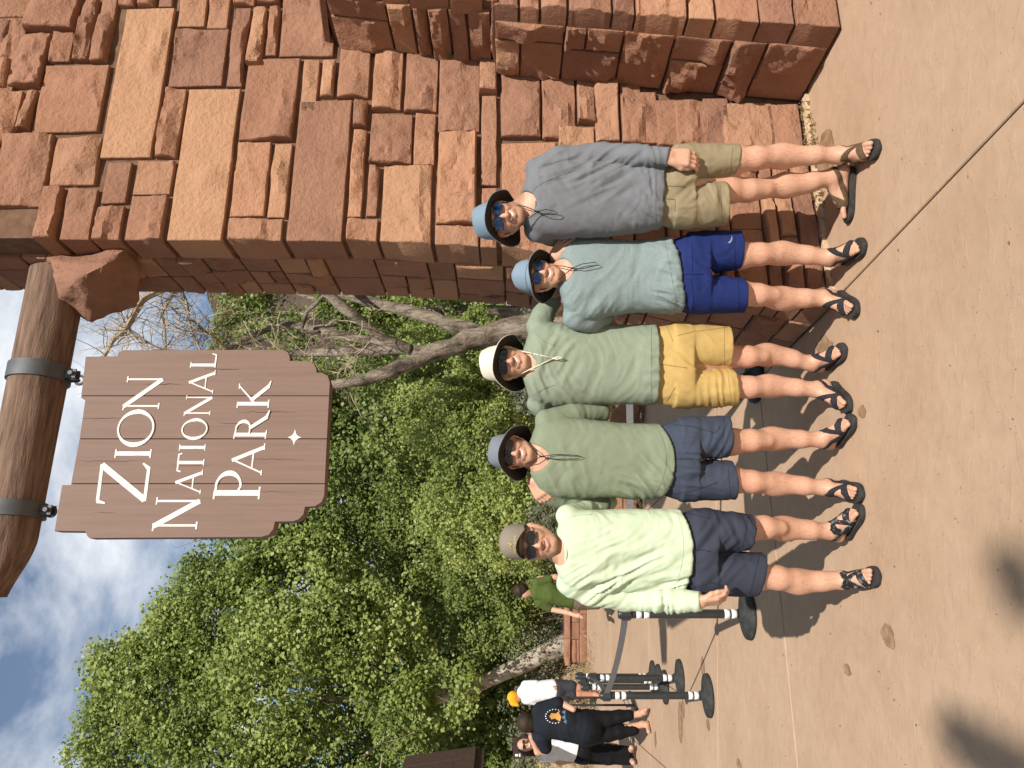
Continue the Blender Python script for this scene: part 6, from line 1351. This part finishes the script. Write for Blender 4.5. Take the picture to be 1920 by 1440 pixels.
for q in ((-.75, -.35, .3), (.55, -.1, .5), (1.6, -.1, .35)):
    MB().box(Vector((cr_c.x - .3 + q[0] + .1, 24 - .80, 1.52)), (q[2] * 1.7, .08, .42)).build('window', M_GLASS, car)
for xx in (-1.4, 1.4):
    for yy in (-.9, .9): MB().lathe([(.2, -.1), (.33, -.1), (.36, -.05), (.36, .05), (.33, .1), (.2, .1)], Vector((cr_c.x - .3 + xx, 24 + yy, .36)), 20, Matrix.Rotation(math.pi / 2, 3, 'X')).build('wheel', M_TYRE, car, smooth=True)

# ================================================================ people in the background
def bg_person(label, D, mid, parts, shirt, lower, skin=(1, 1, 1), hair=HAIR_C, group=None, h=.011):
    base = Vector(((720 - mid) / F * D, D, 0)); P = thing('person', label, 'person', base, group)
    Wp = lambda q: Vector(W(q[0], q[1], D + (q[3] if len(q) > 3 else 0)))
    def build(nm_, prims, mt, vc=None, parent=None, hh=h, wr=0):
        pts = []
        for pr in prims: pts += [Wp(q) for q in pr]
        lo = np.array(pts).min(0) - .28; hi = np.array(pts).max(0) + .28; lo[2] = max(lo[2], .005); S = SDF(*[np.arange(l, u, hh, dtype=np.float32) for l, u in zip(lo, hi)])
        for pr in prims: S.chain([Wp(q) for q in pr], [q[2] for q in pr], .03) if len(pr) > 1 else S.ell(Wp(pr[0]), (pr[0][2] * .84, pr[0][2] * .95, pr[0][2] * 1.15), None, .02)
        V, Q = S.mesh()
        if wr: V = wrinkle(V, Q, D, wr, 6, 6, 12)
        return fast_mesh(nm_, V, Q, mt, parent or P, vcol=None if vc is None else np.tile(np.array(vc), (len(V), 1)))
    build('body', parts['body'], M_SKIN, SKIN_C * np.array(skin)); build('shirt', parts['shirt'], shirt, wr=.008); build(parts.get('lname', 'trousers'), parts['lower'], lower, wr=.006)
    if 'hair' in parts: build('hair', parts['hair'], mat('hair_' + str(mid), [tuple(q * .3 for q in hair), tuple(q * .75 for q in hair)], .6, 40, bump=.6, bscale=90))
    if 'extra' in parts:
        for nm_, prims, mt in parts['extra']: build(nm_, prims, mt)
    return P, Wp
M_OLV = cloth('olive_cloth', (0.075, 0.105, 0.028)); M_TAUPE = cloth('taupe_cloth', (0.16, 0.12, 0.09)); M_WSH = cloth('white_cloth', (0.74, 0.75, 0.76)); M_DGR = cloth('dark_plaid', (0.045, 0.045, 0.055)); M_NAVY = cloth('navy_black_cloth', (0.016, 0.019, 0.026)); M_LEG = cloth('black_leggings', (0.010, 0.010, 0.012), rough=.6); M_ORNG = cloth('orange_cap_cloth', (0.72, 0.33, 0.02))
bg_person('visitor in olive t-shirt bending over the low wall', 12.5, 1112, dict(
    body=[[(984, 1112, .095)], [(985, 1112, .05), (1003, 1112, .055)], [(1003, 1112, .07), (1080, 1122, .10)], [(1018, 1132, .05), (1032, 1142, .045), (1062, 1148, .04, -.2), (1084, 1155, .035, -.3)], [(1086, 1153, .03, -.3), (1092, 1158, .025, -.32)], [(1010, 1086, .05), (1042, 1082, .045), (1065, 1090, .04)], [(1080, 1115, .10), (1120, 1112, .08), (1150, 1110, .055), (1158, 1105, .05, -.06)], [(1080, 1128, .10), (1120, 1130, .08), (1150, 1132, .055), (1158, 1134, .05, -.06)]],
    shirt=[[(1008, 1110, .13), (1030, 1112, .17), (1070, 1122, .16)], [(1008, 1092, .09), (1030, 1086, .075)], [(1012, 1128, .09), (1030, 1140, .07)]], lower=[[(1072, 1122, .15), (1085, 1124, .16)], [(1085, 1116, .12), (1118, 1114, .10)], [(1085, 1130, .12), (1118, 1131, .10)]], hair=[[(975, 1107, .112), (979, 1106, .10)]], lname='shorts'), M_OLV, M_TAUPE)
bg_person('visitor in white t-shirt and orange cap looking down', 15, 1298, dict(
    body=[[(970, 1308, .10)], [(972, 1305, .05), (985, 1300, .06)], [(985, 1298, .08), (1040, 1294, .11)], [(1000, 1310, .05), (1018, 1318, .045), (1035, 1330, .04, -.2)], [(990, 1284, .05), (1020, 1282, .045), (1042, 1290, .04, -.15)], [(1045, 1288, .10), (1085, 1289, .07), (1116, 1289, .05), (1122, 1291, .05, -.08)], [(1045, 1302, .10), (1085, 1302, .07), (1116, 1302, .05), (1122, 1305, .05, -.08)]],
    shirt=[[(982, 1298, .13), (1000, 1297, .19), (1036, 1293, .19)], [(986, 1310, .10), (1004, 1314, .08)], [(986, 1286, .10), (1004, 1283, .08)]], lower=[[(1036, 1293, .17), (1045, 1294, .18)], [(1045, 1287, .13), (1072, 1287, .11)], [(1045, 1302, .13), (1072, 1302, .11)]], lname='shorts', extra=[('cap', [[(962, 1307, .115), (964, 1311, .112)], [(962, 1318, .06, -.05), (970, 1322, .03, -.1)]], M_ORNG)]), M_WSH, M_DGR, skin=(.8, .7, .65))
pw, Ww = bg_person('woman in black t-shirt with a printed back and black leggings, seen from behind', 9.5, 1362, dict(
    body=[[(988, 1356, .10)], [(995, 1357, .045), (1012, 1358, .05)], [(1012, 1358, .06), (1080, 1362, .07)], [(1020, 1388, .045), (1024, 1408, .042, .1), (1008, 1410, .038, .1), (996, 1382, .034, .1)], [(997, 1380, .028, .1), (992, 1368, .024, .05)], [(1025, 1325, .045), (1055, 1320, .04), (1075, 1330, .035, -.1)], [(1095, 1352, .10), (1140, 1350, .065), (1165, 1346, .05), (1200, 1338, .036), (1207, 1334, .034)], [(1095, 1374, .10), (1140, 1372, .065), (1165, 1368, .055), (1205, 1358, .036), (1212, 1358, .034)], [(1210, 1336, .03), (1211, 1330, .022, -.1)], [(1214, 1358, .03), (1216, 1372, .024, -.14)]],
    shirt=[[(1012, 1356, .12), (1025, 1354, .18), (1060, 1356, .20), (1092, 1364, .20)], [(1015, 1335, .12), (1045, 1320, .085)], [(1016, 1380, .12), (1022, 1400, .085)]], lower=[[(1090, 1365, .18), (1105, 1364, .19)], [(1100, 1350, .13), (1140, 1348, .09), (1160, 1344, .078), (1180, 1341, .065)], [(1100, 1378, .13), (1140, 1375, .095), (1160, 1372, .085), (1188, 1368, .07)]], hair=[[(986, 1355, .118), (990, 1356, .112)], [(999, 1353, .07), (1003, 1352, .05)]], lname='leggings'), M_NAVY, M_LEG)
bpy.context.view_layer.update(); shw = [c for c in pw.children if c.name.startswith('shirt')][0]
M_ORP = mat('orange_print', [(0.50, 0.24, 0.05), (0.62, 0.34, 0.09)], .7, 30); M_BLP = mat('blue_print', [(0.08, 0.16, 0.26), (0.12, 0.22, 0.34)], .7, 30)
sn = lambda px, py: snap(px, py, shw, 9.28, .006)
pts = [(1034, 1337), (1030, 1343), (1034, 1349), (1040, 1347), (1050, 1353), (1052, 1344), (1048, 1337), (1050, 1332), (1042, 1338)]
mesh_obj('back_print', [sn(*q) for q in pts], [tuple(range(len(pts)))], M_ORP, shw, smooth=False)
for k in range(13):
    a = R_(-115 + 230 * k / 12); cx_, cy_ = 1040 - 17 * math.cos(a), 1343 + 13 * math.sin(a); mesh_obj('print_dot', [sn(cx_ + 1.3 * math.cos(t), cy_ + 1.3 * math.sin(t)) for t in (0, 1.57, 3.14, 4.71)], [(0, 1, 2, 3)], M_LAB, shw, smooth=False)
for q in ([(1053, 1335), (1060, 1331), (1060, 1340)], [(1053, 1345), (1060, 1340), (1060, 1350)], [(1056, 1353), (1062, 1349), (1062, 1357)]): mesh_obj('print_peak', [sn(*w) for w in q], [(0, 1, 2)], M_BLP, shw, smooth=False)
pf, Wf = bg_person('smiling woman in white top and black trousers, being hugged', 10.5, 1408, dict(
    body=[[(985, 1396, .098)], [(995, 1397, .045), (1012, 1398, .05)], [(1012, 1398, .07), (1075, 1405, .10)], [(1090, 1402, .10), (1140, 1408, .06), (1182, 1408, .038), (1184, 1402, .034, -.1)], [(1090, 1415, .10), (1140, 1422, .06), (1183, 1424, .038), (1187, 1430, .034, -.12)], [(1030, 1418, .05), (1050, 1428, .045), (1075, 1425, .04)]],
    shirt=[[(1014, 1398, .11), (1030, 1399, .16), (1075, 1404, .16)], [(1020, 1414, .09), (1036, 1420, .07)]], lower=[[(1074, 1405, .15), (1090, 1407, .17)], [(1090, 1403, .12), (1140, 1408, .085), (1178, 1409, .07)], [(1090, 1415, .12), (1140, 1421, .085), (1180, 1424, .07)]], hair=[[(980, 1396, .105, .05), (984, 1397, .108, .06)], [(985, 1385, .06, .05), (1006, 1386, .05, .04)], [(985, 1409, .06, .05), (1008, 1411, .05, .04)]]), M_WSH, M_LEG)
MB().box(Wf((982, 1391, 0, -.10)), (.045, .01, .034)).box(Wf((982.5, 1401, 0, -.10)), (.045, .01, .034)).box(Wf((981, 1396, 0, -.10)), (.12, .008, .012)).build('sunglasses', M_BLACKPL, pf)
c = Wf((992, 1397, 0, -.098)); MB().box(c, (.05, .006, .012)).build('teeth', M_TEETH, pf)
# unseen trees added to cut sky light; the leaf spray shades near ground
def add_blocker(x, y, z, r, n, seed, lb):
    tree('blocker_tree', lb, (x, y, 0), [((x, y, z), (r, r, r * .8)), ((x + r * .7, y - .5, z - .8), (r * .7, r * .7, r * .6)), ((x - r * .7, y + .3, z - .6), (r * .7, r * .7, r * .6)), ((x, y + r * .5, z + r * .3), (r * .7, r * .7, r * .6))], n, .34, seed, M_LEAFD, group='unseen trees added to block sky light', spread=.6, gap=.30, gscale=.5, bark=M_BARKR)
add_blocker(-9.5, -2.0, 8.0, 4.0, 6000, 61, 'unseen tree added left of the viewer to block sky light')
add_blocker(-10.5, 5.5, 8.0, 3.6, 5000, 63, 'unseen tree added beyond the left edge to block sky light')
add_blocker(-5.0, -10.0, 8.5, 4.2, 6000, 64, 'unseen tree added behind the viewer on the left to block sky light')
add_blocker(11.5, 1.5, 7.5, 4.2, 6000, 65, 'unseen tree added beyond the pillar on the right to block sky light')
add_blocker(9.0, 9.5, 8.0, 4.2, 6000, 66, 'unseen tree added behind the pillar on the right to block sky light')
add_blocker(-7.6, -5.2, 13.0, 4.2, 6500, 67, 'unseen tree added with a high crown to block light from overhead sky')
add_blocker(13.5, -9.5, 6.0, 4.0, 5000, 68, 'unseen tree added far behind the viewer on the right to block sky light')
bt = bpy.data.objects['blocker_tree']; bl2 = []
for (px, py, r) in ((1888, 1150, .13), (1895, 1112, .08), (1875, 1415, .18), (1835, 1436, .14)):
    g_ = GR(px, py); bl2.append((tuple(g_ + SUN * 17.0), (r, r, r * .8)))
V, Q, t = leaves(bl2, 70, .12, 62, spread=.10, gap=.2); fast_mesh('hanging_spray', V, Q, M_LEAF, bt, smooth=False, attr=t)
for o in list(bpy.data.objects):
    if '_o' in o: del o['_o']
